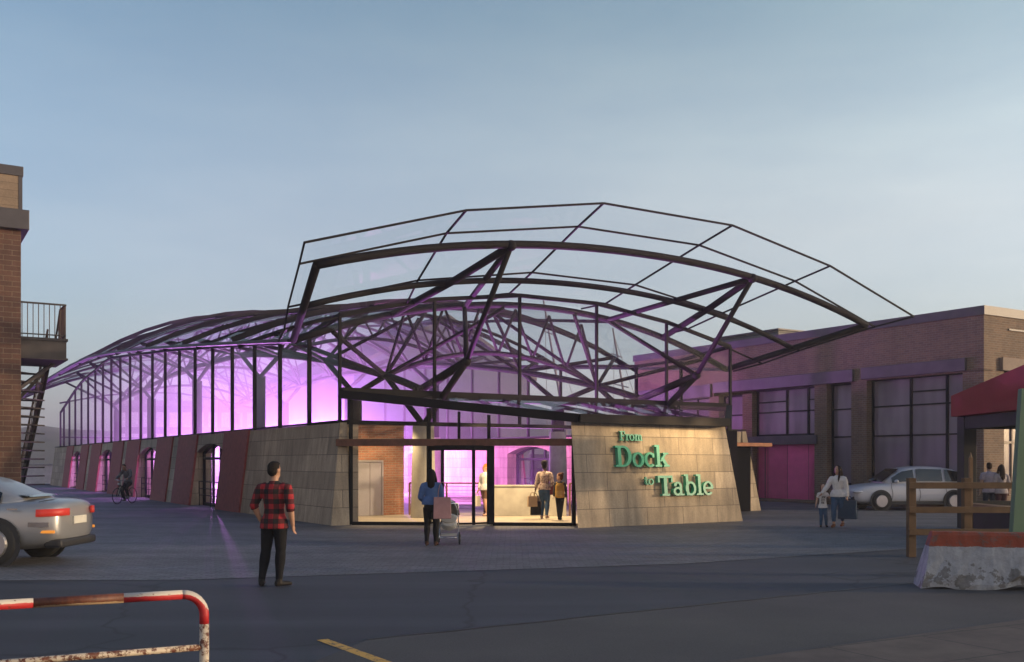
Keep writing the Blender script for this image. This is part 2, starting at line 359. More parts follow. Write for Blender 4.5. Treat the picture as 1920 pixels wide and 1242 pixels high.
# far hills beyond the harbour and the water in front of them
def hills():
    mb = MB(); n = 70; rng = random.Random(3)
    def hgt(x):
        return 15 + 4*math.sin(x*.011+1) + 2.5*math.sin(x*.031+.5) + 1.3*math.sin(x*.083) + (6 if x < -150 else 0) * min(1, (-150-x)/80)
    vs = []
    for i in range(n):
        x = -420 + 900*i/(n-1); h = hgt(x)
        for j, (yy, f) in enumerate(((395, 0), (408, .5), (425, .86), (450, 1), (490, .8), (560, 0))):
            vs.append((x, yy + 6*math.sin(x*.05+j), h*f*(1+.05*math.sin(x*.2+j*2)) - .05))
    fs = [(i*6+j, (i+1)*6+j, (i+1)*6+j+1, i*6+j+1) for i in range(n-1) for j in range(5)]
    m = plain('hill_cover', (.062, .055, .045), .95, 0, .6, .06)
    o = mb.add(vs, fs).build('hills', m, smooth=True); o['kind'] = 'structure'
hills()
wm, wnt, wb = _mat('harbour_water'); wb.inputs['Base Color'].default_value = (.03, .04, .05, 1); wb.inputs['Roughness'].default_value = .12
bump(wnt, wb, noise(wnt, scaled(wnt, objco(wnt), (1, .3, 1)), .8, 4), .3, .1)
sheet('water', [(-420, 140), (420, 140), (420, 394), (-420, 394)], .02, wm)

# ================================================================== market hall
hall = thing('market_hall', 'long market hall of stone, rust panels, glass and a dark tubular steel roof glowing violet', 'market hall', P0, HALL_ANG)
def lerp(tab, x):
    if x <= tab[0][0]: return tab[0][1]
    for (a0, b0), (a1, b1) in zip(tab, tab[1:]):
        if x <= a1: return b0 + (b1 - b0) * (x - a0) / (a1 - a0)
    return tab[-1][1]
EDGE_S = [(1.2, -.95), (37, -.95), (45, -1.6), (52, -2.9), (58, -2.6), (63, -3.2)]
EDGE_Z = [(1.2, 5.35), (4, 5.6), (10, 6.12), (20, 6.95), (30, 7.68), (37, 8.05), (44, 7.75), (52, 6.75), (58, 6.6), (63, 7.3)]
RIDGE = [(1.2, 7.03), (7.4, 7.9), (15, 8.7), (22, 9.4), (28, 10.15), (35, 10.8), (42, 10.6), (52, 9.7), (58, 9.2), (63, 9.8)]
def RZ(s, t):
    es = lerp(EDGE_S, t); q = (s - MID) / (MID - es)
    return lerp(EDGE_Z, t) + (lerp(RIDGE, t) - lerp(EDGE_Z, t)) * (1 - q*q)
def mir(s): return 2*MID - s
def mirp(p): return (mir(p[0]), p[1], p[2])
WT = 2.93; BAT = .36
def s_out(z): return -BAT * (1 - z / WT)

# ---- battered stone side walls with arched openings
OPEN = [(11.46, 15.51), (22.84, 26.85), (34.17, 38.09), (45.56, 49.29)]
SPR, CRN = 2.2, 2.55
def arch_pts(a, b, n=12):
    c = (a+b)/2; h = (b-a)/2; rise = CRN - SPR; rad = (h*h + rise*rise) / (2*rise)
    return [(x, CRN - rad + math.sqrt(max(0, rad*rad - (x-c)**2))) for x in [a + (b-a)*i/n for i in range(n+1)]]
SH = .72
def mirw(s): return mir(s) + SH
def side_wall(flip):
    mb = MB(); out = [(-.05, 0)]
    for a, b in OPEN: out += [(a, 0)] + arch_pts(a, b) + [(b, 0)]
    out += [(59, 0), (59, WT), (-.05, WT)]
    f = (lambda s: mir(s) + SH) if flip else (lambda s: s)
    A = [(f(s_out(z)), t, z) for t, z in out]; B = [(f(.78 if flip else .55), t, z) for t, z in out]; n = len(out)
    mb.add(A + B, [tuple(range(n)), tuple(range(2*n-1, n-1, -1))] + [((i+1) % n, i, i+n, (i+1) % n + n) for i in range(n)])
    return mb.build('stone_wall', STONE, hall)
side_wall(False); side_wall(True)
PAN = [(8.45, 11.46), (15.51, 18.59), (19.84, 22.84), (26.85, 30.02), (31.22, 34.17), (38.09, 41.38), (42.77, 45.56), (49.29, 52.2)]
for flip in (False, True):
    f = mirw if flip else (lambda s: s)
    for a, b in PAN:
        mb = MB(); d = .07
        vs = [(f(s_out(z) - e), t, z) for e in (d, -.02) for t, z in ((a-.03, 0), (b+.03, 0), (b+.03, WT+.03), (a-.03, WT+.03))]
        mb.add(vs, [(0,1,2,3), (7,6,5,4), (1,0,4,5), (2,1,5,6), (3,2,6,7), (0,3,7,4)]).build('cladding_panel', CLAD, hall)
    for a, b in OPEN:                                                     # glazed doors deep inside each arch
        s0 = .22; ap = arch_pts(a, b); mb = MB()
        P = [(f(s0), t, z-.04) for t, z in ap]
        for p, q in zip(P, P[1:]): mb.beam(p, q, .1, .09)
        mb.beam((f(s0), a, 1.95), (f(s0), b, 1.95), .1, .1)
        for t in (a+.06, (a+b)/2-.55, (a+b)/2+.55, b-.06): mb.beam((f(s0), t, 0), (f(s0), t, 2.5 if abs(t-(a+b)/2) < 1 else 2.2), .1, .09)
        mb.beam((f(s0), a, .07), (f(s0), b, .07), .1, .12)
        wn = mb.build('arched_door', STEELB, hall)
        mb = MB(); ins = [(t, z-.08) for t, z in ap]; pl = [(f(s0), a, .1)] + [(f(s0), t, z) for t, z in ins] + [(f(s0), b, .1)]
        mb.prism(pl, (.012, 0, 0)).build('pane', GLASS, wn)
        mb = MB()
        for z in (.45, .72, 1.0): mb.beam((f(-.05), a+.4, z), (f(-.05), b-.3, z), .03, .03)
        for t in (a+.4, (a+b)/2, b-.3): mb.beam((f(-.05), t, 0), (f(-.05), t, 1.0), .03, .03)
        mb.build('guard_rail', STEELB, hall)
# stone returns at the two ends of the side walls and the sign wall
def sign_wall():
    mb = MB(); t0, t1 = -4.44, -4.0; b = .3
    def pt(s, z, back): return (s, t1 if back else t0 - b*(1 - z/WT), z)
    fr = [(4.98, 0), (11.14, 0), (10.68, WT), (4.95, WT)]
    A = [pt(s, z, False) for s, z in fr]; B = [pt(s + (.55 if s < 6 else -.1), z, True) for s, z in fr]
    mb.add(A + B, [(0,1,2,3), (7,6,5,4), (1,0,4,5), (2,1,5,6), (3,2,6,7), (0,3,7,4)])
    return mb.build('sign_wall', STONE, hall)
sign_wall()
for flip in (False, True):                                                # end piers beside the glass entrances
    f = mirw if flip else (lambda s: s); mb = MB()
    fr = [(-.36 - (.2 if flip else 0), 0), (.2, 0), (.2, WT), (-.0, WT)]
    A = [(f(s - .012), -.05-.34*(1-z/WT)*.6 - .02, z*1.003) for s, z in fr]; B = [(f(s), .1, z) for s, z in fr]
    mb.add(A + B, [(0,1,2,3), (7,6,5,4), (1,0,4,5), (2,1,5,6), (3,2,6,7), (0,3,7,4)])
    mb.build('end_pier', STONE, hall)
# wall capping
mb = MB()
for flip in (False, True):
    f = mir if flip else (lambda s: s)
    mb.box(min(f(-.04), f(.56)) , -.05, WT+.034, max(f(-.04), f(.56)) + (SH if flip else 0), 59, WT+.075)
mb.build('wall_capping', STEELB, hall)
# ---- floors
o = MB().box(.56, .1, 0.0, mir(.56), 59, .05).build('floor', HALLF, hall)
o = MB().prism([(.45, .06, 0), (.45, .1, 0), (.6, 2.9, 0), (mir(.6), 2.9, 0), (mir(.45), .1, 0), (10.0, -3.99, 0), (5.4, -3.99, 0)], (0, 0, .075)).build('lobby_floor', CONCF, hall)
# ---- columns
for flip in (False, True):
    f = mir if flip else (lambda s: s); s = f(3.2)
    for t, top in ((1.05, 2.97), (6.5, 4.27), (17.4, 5.66), (28.3, 6.2), (39.6, 5.85), (51.0, 5.6)):
        c = MB().lathe([(.40, 0), (.33, 2.97)], 28, (s, t, .06)).build('concrete_column', CONC, hall); smooth_by_angle(c)
        if t > 2:
            c = MB().lathe([(.26, 2.97), (.26, top)], 20, (s, t, .03)).build('steel_column', STEEL, hall); smooth_by_angle(c)
# ---- longitudinal truss chords, V struts and webs
CH = [(-1.71, 4.71), (1.23, 4.08), (3.85, 4.71), (9.3, 5.68), (14.7, 6.38), (20.1, 6.86), (25.6, 6.96), (31, 7.05), (36.5, 6.85), (42, 6.6), (47.4, 6.4), (52.8, 6.1)]
def spl(pts, n=5):
    res = []
    for i in range(len(pts)-1):
        p0 = Vector(pts[max(i-1, 0)]); p1 = Vector(pts[i]); p2 = Vector(pts[i+1]); p3 = Vector(pts[min(i+2, len(pts)-1)])
        for k in range(n):
            u = k/n
            res.append(.5*((2*p1) + (p2-p0)*u + (2*p0-5*p1+4*p2-p3)*u*u + (3*p1-p0-3*p2+p3)*u*u*u))
    return res + [Vector(pts[-1])]
ARCH_T = [1.2 + 5.45*k for k in range(11)]
for flip in (False, True):
    f = mir if flip else (lambda s: s)
    P = [(f(3.2), t, z) for t, z in CH]
    o = MB().tube(P[:2], .125).build('bottom_chord', STEEL, hall, smooth=True)
    o = MB().tube(spl(P[1:]), .125).build('bottom_chord', STEEL, hall, smooth=True)
    for k, (t, z) in enumerate(CH[2:]):
        for dt in (-2.72, 2.72):
            for ds in (.25, 6.2):
                e = (f(ds), t+dt, RZ(ds, t+dt) - .12)
                MB().tube([(f(3.2), t, z), e], .075 if ds < 1 else .068, 8).build('web_strut', STEEL, hall, smooth=True)
    for t, top in ((1.05, 3.0), (6.5, 4.27), (17.4, 5.66), (28.3, 6.2), (39.6, 5.85), (51.0, 5.6)):
        for (tt, zz) in CH[2:]:
            if abs(tt - t) < 3.4:
                MB().tube([(f(3.2), t, top - .05), (f(3.2), tt, zz)], .10, 9).build('v_strut', STEEL, hall, smooth=True)
    # front tripod carrying the canopy
    A = (f(3.15), -4.22, 7.58); N2 = (f(3.2), -1.71, 4.71)
    MB().tube([(f(3.2), 1.05, 2.95), N2], .105).build('canopy_strut', STEEL, hall, smooth=True)
    MB().tube([N2, A], .082).build('canopy_strut', STEEL, hall, smooth=True)
    MB().tube([(f(2.2), 1.2, 6.35), (f(2.75), -1.9, 7.0), A], .108).build('canopy_strut', STEEL, hall, smooth=True)
    MB().tube([(f(4.75), 1.2, 6.8), A], [.085, .095]).build('canopy_strut', STEEL, hall, smooth=True)
    MB().tube([N2, (f(4.75), 1.2, 6.8)], .075).build('canopy_strut', STEEL, hall, smooth=True)
    MB().ell(A, (.15, .15, .15)).build('steel_node', STEEL, hall, smooth=True)
    MB().ell(N2, (.14, .14, .14)).build('steel_node', STEEL, hall, smooth=True)
# ---- lower transverse ties with zigzag webs between the two chords
for (t, z) in (CH[2], CH[4], CH[6], CH[8], CH[10]):
    lo = [(3.2 + 8.83*k/12, t, z + 1.0*(1 - (k/6.-1)**2)) for k in range(13)]
    MB().tube(lo, .085, 9).build('lower_tie', STEEL, hall, smooth=True)
    for k in range(0, 12, 2):
        s2 = 3.2 + 8.83*(k+1)/12
        MB().tube([lo[k], (s2, t, RZ(s2, t) - .05)], .05, 7).build('tie_web', STEEL, hall, smooth=True)
        MB().tube([lo[k+2], (s2, t, RZ(s2, t) - .05)], .05, 7).build('tie_web', STEEL, hall, smooth=True)
# ---- transverse arches
for i, t in enumerate(ARCH_T):
    es = lerp(EDGE_S, t); P = []
    for k in range(25):
        s = es + (mir(es) - es)*k/24; P.append((s, t, RZ(s, t) - (0 if i == 0 else .12)))
    MB().tube(P, .11 if i == 0 else .075).build('roof_arch', STEEL, hall, smooth=True)
def front_arch(t, half, ze, zm, r):
    P = [(MID + half*q, t, zm - (zm-ze)*abs(q)**2.15) for q in [(-1 + 2*k/28) for k in range(29)]]
    return MB().tube(P, r, 12).build('canopy_arch', STEEL, hall, smooth=True)
front_arch(-4.2, 9.9, 6.5, 7.86, .108); front_arch(-1.5, 9.235, 5.93, 7.34, .088)
for flip in (False, True):
    f = mir if flip else (lambda s: s)
    MB().tube([(f(-2.285), -4.2, 6.5), (f(-.95), 1.2, 5.35)], .105, 12).build('canopy_edge_tube', STEEL, hall, smooth=True)
# canopy glazing grid
GRID = [(-5.5, ((-10.68, 6.7), (-6.55, 7.97), (-2.35, 8.72))), (-4.2, ((-10.33, 6.48), (-6.4, 7.68), (-2.25, 8.37))), (-1.45, ((-9.65, 5.88), (-5.85, 6.95), (-2.0, 7.56))),
        (0.0, ((-9.25, 5.5), (-5.5, 6.52), (-1.9, 7.14))), (1.26, ((-9.0, 5.3), (-5.3, 6.42), (-1.8, 7.12)))]
rows = []
for t, half in GRID:
    row = [(MID + o_, t, z) for o_, z in half]; row += [mirp(p) for p in reversed(row)]; rows.append(row)
for i, row in enumerate(rows[:-1]):
    mb = MB()
    for p, q in zip(row, row[1:]): mb.beam(p, q, .042, .052)
    mb.build('canopy_purlin', STEEL, hall)
for k in range(6):
    mb = MB()
    for i in range(len(rows)-1): mb.beam(rows[i][k], rows[i+1][k], .04, .052)
    mb.build('canopy_rafter', STEEL, hall)
for i in range(len(rows)-1):
    for k in range(5):
        MB().add([Vector(p) + Vector((0, 0, .045)) for p in (rows[i][k], rows[i][k+1], rows[i+1][k+1], rows[i+1][k])], [(0, 1, 2, 3)]).build('canopy_pane', GLASS, hall)
# ---- roof rafters, purlins, gutters and panes behind the canopy
t = 1.2; ts = []
while t < 63: ts.append(t); t += 2.725
for t in [7.4 + 6.9*k for k in range(5)] + [t for t in ts if t > 37]:
    es = lerp(EDGE_S, t); mb = MB(); P = []
    for k in range(13):
        s = es + (mir(es)-es)*k/12; P.append((s, t, RZ(s, t) + .12))
    for p, q in zip(P, P[1:]): mb.beam(p, q, .08, .2 if t < 37 else .1)
    mb.build('roof_rafter', STEEL, hall)
def along(sfun, zoff, w, h, name, mat):
    mb = MB(); P = [(sfun(t), t, RZ(sfun(t), t) + zoff) for t in ts]
    for p, q in zip(P, P[1:]): mb.beam(p, q, w, h)
    return mb.build(name, mat, hall)
for fr in (.3, .7):
    along(lambda t: lerp(EDGE_S, t) + (mir(lerp(EDGE_S, t)) - lerp(EDGE_S, t))*fr, .02, .07, .12, 'roof_purlin', STEEL)
GUT = plain('gutter_metal', (.05, .06, .07), .6, .1, .1)
along(lambda t: lerp(EDGE_S, t) - .02, .0, .34, .1, 'gutter', GUT)
along(lambda t: mir(lerp(EDGE_S, t) - .02), .0, .34, .1, 'gutter', GUT)
for a, b in zip(ts, ts[1:]):
    mb = MB(); vs = []; n = 12
    for t in (a, b):
        es = lerp(EDGE_S, t)
        for k in range(n+1):
            s = es + (mir(es)-es)*k/n; vs.append((s, t, RZ(s, t) - .05))
    mb.add(vs, [(k, k+1, n+2+k, n+1+k) for k in range(n)]).build('roof_pane', GLASSR, hall)
# ---- side glazing
MT = [-.12 + 2.74*k for k in range(1, 21)] + [56.5]
HEAD = [(-.12, 6.04), (3.96, 5.62), (6.7, 5.88), (9.5, 6.1), (20.5, 6.97), (28.7, 7.52), (37, 8.05), (39.8, 7.7), (45.1, 7.42), (47.9, 7.1), (50.8, 6.6), (56.5, 5.6)]
for flip in (False, True):
    f = mir if flip else (lambda s: s)
    for t in MT: MB().beam((f(.06), t, WT), (f(.06), t, lerp(HEAD, t)), .085, .12, (1, 0, 0)).build('mullion', STEELB, hall)
    hd = MB(); P = [-.06] + MT
    for a, b in zip(P, P[1:]): hd.beam((f(.06), a, lerp(HEAD, a)), (f(.06), b, lerp(HEAD, b)), .12, .12)
    hd.build('glazing_head', STEELB, hall)
    for a, b in zip(P, P[1:]):
        MB().add([(f(.06), a, WT+.08), (f(.06), b, WT+.08), (f(.06), b, lerp(HEAD, b)), (f(.06), a, lerp(HEAD, a))], [(0, 1, 2, 3)]).build('glass_pane', GLASS, hall)
# ---- front and far gable glazing
FH = [6.04, 6.72, 7.11, 7.11, 6.72, 6.04]
for t0, dz in ((0.0, 0.0), (56.56, 0.3)):
    S = [3.046*k for k in range(6)]
    for s, z in zip(S, FH):
        if t0 == 0 or 0 < s < 15: MB().beam((s+.0, t0, WT), (s, t0, z+dz), .08, .09, (0, 1, 0)).build('mullion', STEELB, hall)
    hd = MB()
    for (s, z), (s2, z2) in zip(zip(S, FH), list(zip(S, FH))[1:]): hd.beam((s, t0, z+dz), (s2, t0, z2+dz), .1, .12)
    hd.beam((.08, t0, WT+.02), (mir(.08), t0, WT+.02), .12, .12); hd.beam((.08, t0, 3.72), (mir(.08), t0, 3.72), .1, .1)
    hd.build('glazing_head', STEELB, hall)
    for (s, z), (s2, z2) in zip(zip(S, FH), list(zip(S, FH))[1:]):
        MB().add([(s, t0+.01, WT), (s2, t0+.01, WT), (s2, t0+.01, z2+dz), (s, t0+.01, z+dz)], [(0, 1, 2, 3)]).build('glass_pane', GLASS, hall)
# ---- lean-to roof over the entrances
cA, cD = Vector((-.05, -.12, 3.74)), Vector((14.75, -.45, 3.74)); cB, cC = Vector((5.0, -4.72, 3.0)), Vector((10.55, -4.72, 3.0)); cE = Vector((15.1, -.3, 3.74))
mb = MB()
for p, q in ((cA, cB), (cB, cC), (cC, cD)): mb.beam(p, q, .2, .24)
mb.build('canopy_frame', STEEL, hall)
mb = MB(); mb.beam((0, -.16, 3.8), (14.9, -.2, 3.8), .18, .26)
for k in range(1, 6):
    a_ = cA.lerp(cB, k/6) ; 
    mb.beam(a_, (a_.x + 1.2, -.2, 3.72), .07, .12)
for k in range(5):
    a_ = cB.lerp(cC, k/4); mb.beam(a_, (a_.x + .4, -.2, 3.72), .07, .12)
mb.build('canopy_frame', STEEL, hall)
MB().add([cA + Vector((0, 0, .1)), cB + Vector((0, 0, .1)), cC + Vector((0, 0, .1)), cD + Vector((0, 0, .1))], [(0, 1, 2, 3)]).build('canopy_pane', GLASS, hall)
# ---- glass entrances (left one lit, right one dark)
E0, E1 = Vector((.24, -.16, 0)), Vector((5.42, -4.0, 0))
def entrance(f, lit):
    g = lambda p: Vector((f(p[0]), p[1], p[2]))
    dirv = (E1 - E0); L = dirv.length; dirv.normalize(); nrm = Vector((-dirv.y, dirv.x, 0)); nrm = nrm if nrm.y < 0 else -nrm
    def P(d, z, out=0): return g(E0 + dirv*d + nrm*out + Vector((0, 0, z)))
    for d, z0_, w_ in ((.03, .02, .09), (2.28, .02, .09), (L-.05, .02, .09), (4.0, 2.42, .07), (3.15, 2.42, .06)):
        MB().beam(P(d, z0_), P(d, 3.6 - .75*d/L), w_, w_, (0, 1, 0)).build('entrance_post', STEELB, hall)
    MB().beam(P(.08, .05), P(2.22, .05), .12, .1).build('entrance_sill', STEELB, hall); MB().beam(P(4.12, .05), P(L-.1, .05), .12, .1).build('entrance_sill', STEELB, hall)
    bm_ = MB(); bm_.beam(P(-.35 if lit else .2, 2.36, .14), P(L+.02, 2.36, .14), .16, .2); bm_.build('entrance_beam', RUSTB, hall)
    dr = MB(); n = 8; arc = [(2.3 + 1.75*i/n, .55*math.sin(math.pi*i/n)) for i in range(n+1)]
    for (d0, o0), (d1, o1) in zip(arc, arc[1:]):
        dr.beam(P(d0, 2.2, o0), P(d1, 2.2, o1), .08, .14); dr.beam(P(d0, .09, o0), P(d1, .09, o1), .06, .05)
    for i, w_ in ((0, .12), (2, .06), (6, .06), (8, .2)): dr.beam(P(arc[i][0], .05, arc[i][1]), P(arc[i][0], 2.26, arc[i][1]), w_, .09, (0, 1, 0))
    door = dr.build('curved_door', STEELB, hall)
    gl = MB()
    for i in (0, 1, 6, 7):
        (d0, o0), (d1, o1) = arc[i], arc[i+1]; gl.add([P(d0, .1, o0), P(d1, .1, o1), P(d1, 2.15, o1), P(d0, 2.15, o0)], [(0, 1, 2, 3)])
    gl.build('pane', GLASS, door)
    st = MB(); pl = [P(d, 0.0, o_ + .12) for d, o_ in arc] + [P(4.05, 0, -.05), P(2.3, 0, -.05)]; st.prism(pl, (0, 0, .05)); st.build('door_step', CONC, hall)
    for a_, b_ in ((.05, 2.25), (4.08, L-.08)): MB().add([P(a_, .1), P(b_, .1), P(b_, 2.3), P(a_, 2.3)], [(0, 1, 2, 3)]).build('glass_pane', GLASS, hall)
    MB().add([P(.05, 2.42), P(L-.05, 2.42), P(L-.05, 2.9), P(.05, 3.55)], [(0, 1, 2, 3)]).build('glass_pane', GLASS, hall)
entrance(lambda s: s, True); entrance(mir, False)
MB().box(13.7, -.95, 2.37, 16.4, -.42, 2.50).build('entrance_beam', plain('rust_slab', (.30, .11, .045), .7, 0, .25, 5), hall, bevel=.008)
MB().box(14.2, -.66, .02, 15.6, -.56, 2.36).build('side_door', plain('dark_door', (.01, .01, .012), .95, 0, .1, 3, 0, 60, .03), hall)
MB().box(11.6, -1.2, .08, 14.4, -1.1, 2.9).build('lobby_screen', plain('dark_screen', (.012, .011, .015), .95, 0, .1, 3, 0, 60, .03), hall)
# ================================================================== things inside the lobby
core = thing('lift_core', 'square brick lift tower with grey double lift door standing in the lit lobby', 'lift', P0, HALL_ANG)
MB().box(.75, 2.9, .07, 3.42, 4.7, 2.98).build('wall', BRICK, core)
MB().box(.75, 2.88, 2.98, 3.44, 4.72, 3.03).build('coping', RUSTB, core)
LIFTM = plain('lift_steel', (.36, .34, .34), .38, .6, .06)
lf = MB(); lf.box(1.72, 2.84, .08, 1.77, 2.9, 1.86); lf.box(2.61, 2.84, .08, 2.66, 2.9, 1.86); lf.box(1.77, 2.84, 1.81, 2.61, 2.9, 1.86)
fr_ = lf.build('door_frame', LIFTM, core)
for x in (1.78, 2.2): MB().box(x, 2.862, .08, x+.405, 2.89, 1.8).build('lift_door', LIFTM, core, bevel=.004)
ct = thing('reception_counter', 'pale concrete reception counter behind the right glass of the entrance', 'counter', hl(6.5, .1), HALL_ANG + math.atan2(-1.25, 2.0))
cb_ = MB(); cb_.box(-1.2, -.15, .075, 1.2, .15, 1.02); cb_.build('front', CONC, ct, bevel=.01)
MB().box(-1.23, -.18, 1.02, 1.23, .18, 1.07).build('top', CONC, ct, bevel=.008)
def railing(label, pts, n, group=None):
    r = thing('railing', label, 'railing', P0, HALL_ANG, group)
    h = 1.05; pts = [Vector(p) for p in pts]
    mb = MB()
    for p, q in zip(pts, pts[1:]): mb.beam(p + Vector((0, 0, h)), q + Vector((0, 0, h)), .05, .05)
    mb.build('top_rail', RUSTB, r)
    for p, q in zip(pts, pts[1:]):
        for k in range(n+1): MB().beam(p.lerp(q, k/n), p.lerp(q, k/n) + Vector((0, 0, h)), .06, .03).build('post', RUSTB, r)
        mb = MB()
        for j in range(1, 8): mb.tube([p + Vector((0, 0, .1+.12*j)), q + Vector((0, 0, .1+.12*j))], .006, 5)
        mb.build('cable', STEELB, r)
railing('thin dark cable railing between the lift tower and the concrete counter', [(3.55, 2.75, .07), (5.35, .95, .07)], 2)
railing('short dark cable railing at the right end of the concrete counter', [(7.62, -.6, .07), (8.7, -1.3, .07)], 1)

# ================================================================== sign: raised slab-serif letters
def ring(cx, cy, rx, ry, ix, iy, a0=0, a1=360, n=28):
    out = []; m = max(4, int(n*(a1-a0)/360)); full = (a1 - a0) >= 360
    for i in range(m):
        p, q = R(a0+(a1-a0)*i/m), R(a0+(a1-a0)*(i+1)/m)
        out.append([(cx+ix*math.cos(p), cy+iy*math.sin(p)), (cx+rx*math.cos(p), cy+ry*math.sin(p)), (cx+rx*math.cos(q), cy+ry*math.sin(q)), (cx+ix*math.cos(q), cy+iy*math.sin(q))])
    return ('ring', out, full)
def rc(x0, y0, x1, y1): return ('poly', [(x0, y0), (x1, y0), (x1, y1), (x0, y1)])
def pg(*p): return ('poly', list(p))
GL = {
 'F': (.80, [rc(.14,0,.34,1), rc(0,.9,.76,1), rc(.64,.7,.76,.9), rc(.34,.46,.56,.56), rc(.5,.38,.58,.64), rc(0,0,.5,.1)]),
 'r': (.56, [rc(.12,0,.29,.66), rc(0,.58,.29,.68), rc(0,0,.44,.09), ring(.40,.40,.22,.29,.10,.18,35,180), rc(.44,.48,.56,.66)]),
 'o': (.74, [ring(.36,.34,.36,.36,.19,.26)]),
 'm': (1.16, [rc(.12,0,.29,.66), rc(0,.58,.29,.68), rc(0,0,.38,.09), ring(.40,.40,.24,.28,.09,.18,0,180), rc(.49,0,.65,.42), rc(.42,0,.74,.09), ring(.76,.40,.24,.28,.09,.18,0,180), rc(.85,0,1.0,.42), rc(.78,0,1.12,.09)]),
 'D': (1.0, [rc(.14,0,.34,1), rc(0,.9,.48,1), rc(0,0,.48,.1), ring(.46,.5,.50,.5,.29,.4,-90,90)]),
 'c': (.66, [ring(.36,.34,.36,.36,.19,.26,48,312), rc(.5,.44,.62,.64)]),
 'k': (.86, [rc(.12,0,.30,1.05), rc(0,.96,.30,1.05), rc(0,0,.40,.09), pg((.30,.26),(.40,.26),(.74,.62),(.58,.62)), pg((.36,.40),(.50,.50),(.80,.06),(.60,.06)), rc(.52,0,.88,.09), rc(.50,.6,.84,.68)]),
 't': (.52, [rc(.14,.12,.31,.92), rc(0,.6,.48,.69), ring(.36,.2,.22,.2,.06,.1,180,330)]),
 'T': (.98, [rc(.38,0,.59,1), rc(0,.88,.97,1), rc(0,.66,.11,.9), rc(.86,.66,.97,.9), rc(.24,0,.73,.1)]),
 'a': (.76, [ring(.29,.21,.29,.22,.14,.12), rc(.42,.06,.58,.5), ring(.32,.46,.26,.23,.10,.14,0,160), rc(.42,0,.72,.09), rc(.06,.46,.2,.6)]),
 'b': (.80, [rc(.12,0,.28,1.05), rc(0,.96,.28,1.05), ring(.42,.34,.36,.36,.2,.25)]),
 'l': (.46, [rc(.14,0,.32,1.05), rc(.02,.96,.32,1.05), rc(0,0,.46,.09)]),
 'e': (.72, [ring(.36,.34,.36,.36,.2,.26,18,318), rc(.12,.30,.68,.40), rc(.53,.32,.71,.46)]),
}
def glyph(ch, sc, depth, name, mat, parent, x, y):
    mb = MB(); d = depth
    for kind, data, *rest in GL[ch][1]:
        d += .0015
        if kind == 'poly':
            mb.prism([((x_)*sc, -d, (y_)*sc) for x_, y_ in data], (0, d, 0))
        else:
            m = len(data); pts = []
            full = rest[0]
            ring_n = m if full else m + 1
            quad = data + ([] if full else [None])
            I = [data[i][0] if i < m else data[m-1][3] for i in range(ring_n)]; O = [data[i][1] if i < m else data[m-1][2] for i in range(ring_n)]
            vs = [(a*sc, -d, b*sc) for a, b in I] + [(a*sc, -d, b*sc) for a, b in O] + [(a*sc, 0, b*sc) for a, b in I] + [(a*sc, 0, b*sc) for a, b in O]
            fs = []
            for i in range(m):
                j = (i+1) % ring_n
                fs += [(i, ring_n+i, ring_n+j, j), (ring_n+i, 3*ring_n+i, 3*ring_n+j, ring_n+j), (i, j, 2*ring_n+j, 2*ring_n+i), (2*ring_n+i, 2*ring_n+j, 3*ring_n+j, 3*ring_n+i)]
            if not full:
                for i in (0, m): fs.append((i, ring_n+i, 3*ring_n+i, 2*ring_n+i))
            mb.add(vs, fs)
    return mb.build(name, mat, parent, loc=(x, 0, y))
SIGNM = plain('sign_green', (.03, .29, .18), .42, 0, .08, 6, 0, 60, .5, .15)
tilt = math.atan2(.3, WT)
sg = thing('wall_sign', 'raised green slab-serif letters reading From Dock to Table on the pale stone wall', 'sign', hl(6.2, -4.74, 0), HALL_ANG)
sg.rotation_euler = (-tilt, 0, HALL_ANG)
def word(txt, x, z, sc, wfit, depth):
    tot = sum(GL[c][0] for c in txt); k = wfit / (tot*sc); cx_ = x
    for c in txt:
        o = glyph(c, sc, depth, 'letter', SIGNM, sg, cx_, z); o.scale = (k, 1, 1); o.location.y = -.06
        pn = MB(); 
        cx_ += GL[c][0]*sc*k
word('From', .31, 2.41, .27, .82, .07); word('Dock', .08, 1.66, .60, 1.93, .12); word('to', 1.10, 1.15, .25, .36, .06); word('Table', 1.55, .82, .585, 2.12, .12)

# warm spots floating without housings in front of the lean-to roof, washing the sign wall
SPOTM = plain('spot_housing', (.02, .02, .022), .4, .5)
for k, (s, en) in enumerate(((6.7, 45), (8.1, 110), (9.4, 140))):
    lo = hl(s, -6.1, 3.3)
    lamp('sign_spot', 'SPOT', lo, en, WARM, .05, ang=R(72), blend=.9, to=hl(s + .1, -4.6, 2.25))

# ================================================================== brown brick warehouse on the right
bw = thing('brick_warehouse', 'long brown brick warehouse with dark steel lintels and tall violet-lit windows across the alley', 'building', hl(23, 0), HALL_ANG)
BH = 7.5; TE = 15.2; TC = -5.0
bays = [(-4.15, .16, .95, 5.2), (.93, 2.22, .84, 5.14), (2.88, 6.57, .15, 5.14), (7.18, 8.75, .84, 5.0), (9.41, 14.07, .95, 5.0)]
def facade():
    mb = MB(); D = .5; x = TC
    for a, b, z0, z1 in bays:
        mb.box(0, x, 0, D, a, z1); x = b
        mb.box(.06, a, 0, D, b, z0)
    mb.box(0, x, 0, D, TE, 5.0)
    mb.box(0, TC, 5.14, D, 9.1, BH); mb.box(0.001, 9.1, 5.0, D, TE, BH); mb.box(.02, .16, 5.14, D, -4.15, 5.2)
    mb.box(D, TC+.4, 0, D+.1, TE-.1, .2)
    return mb
facade().build('wall', BRICKB, bw)
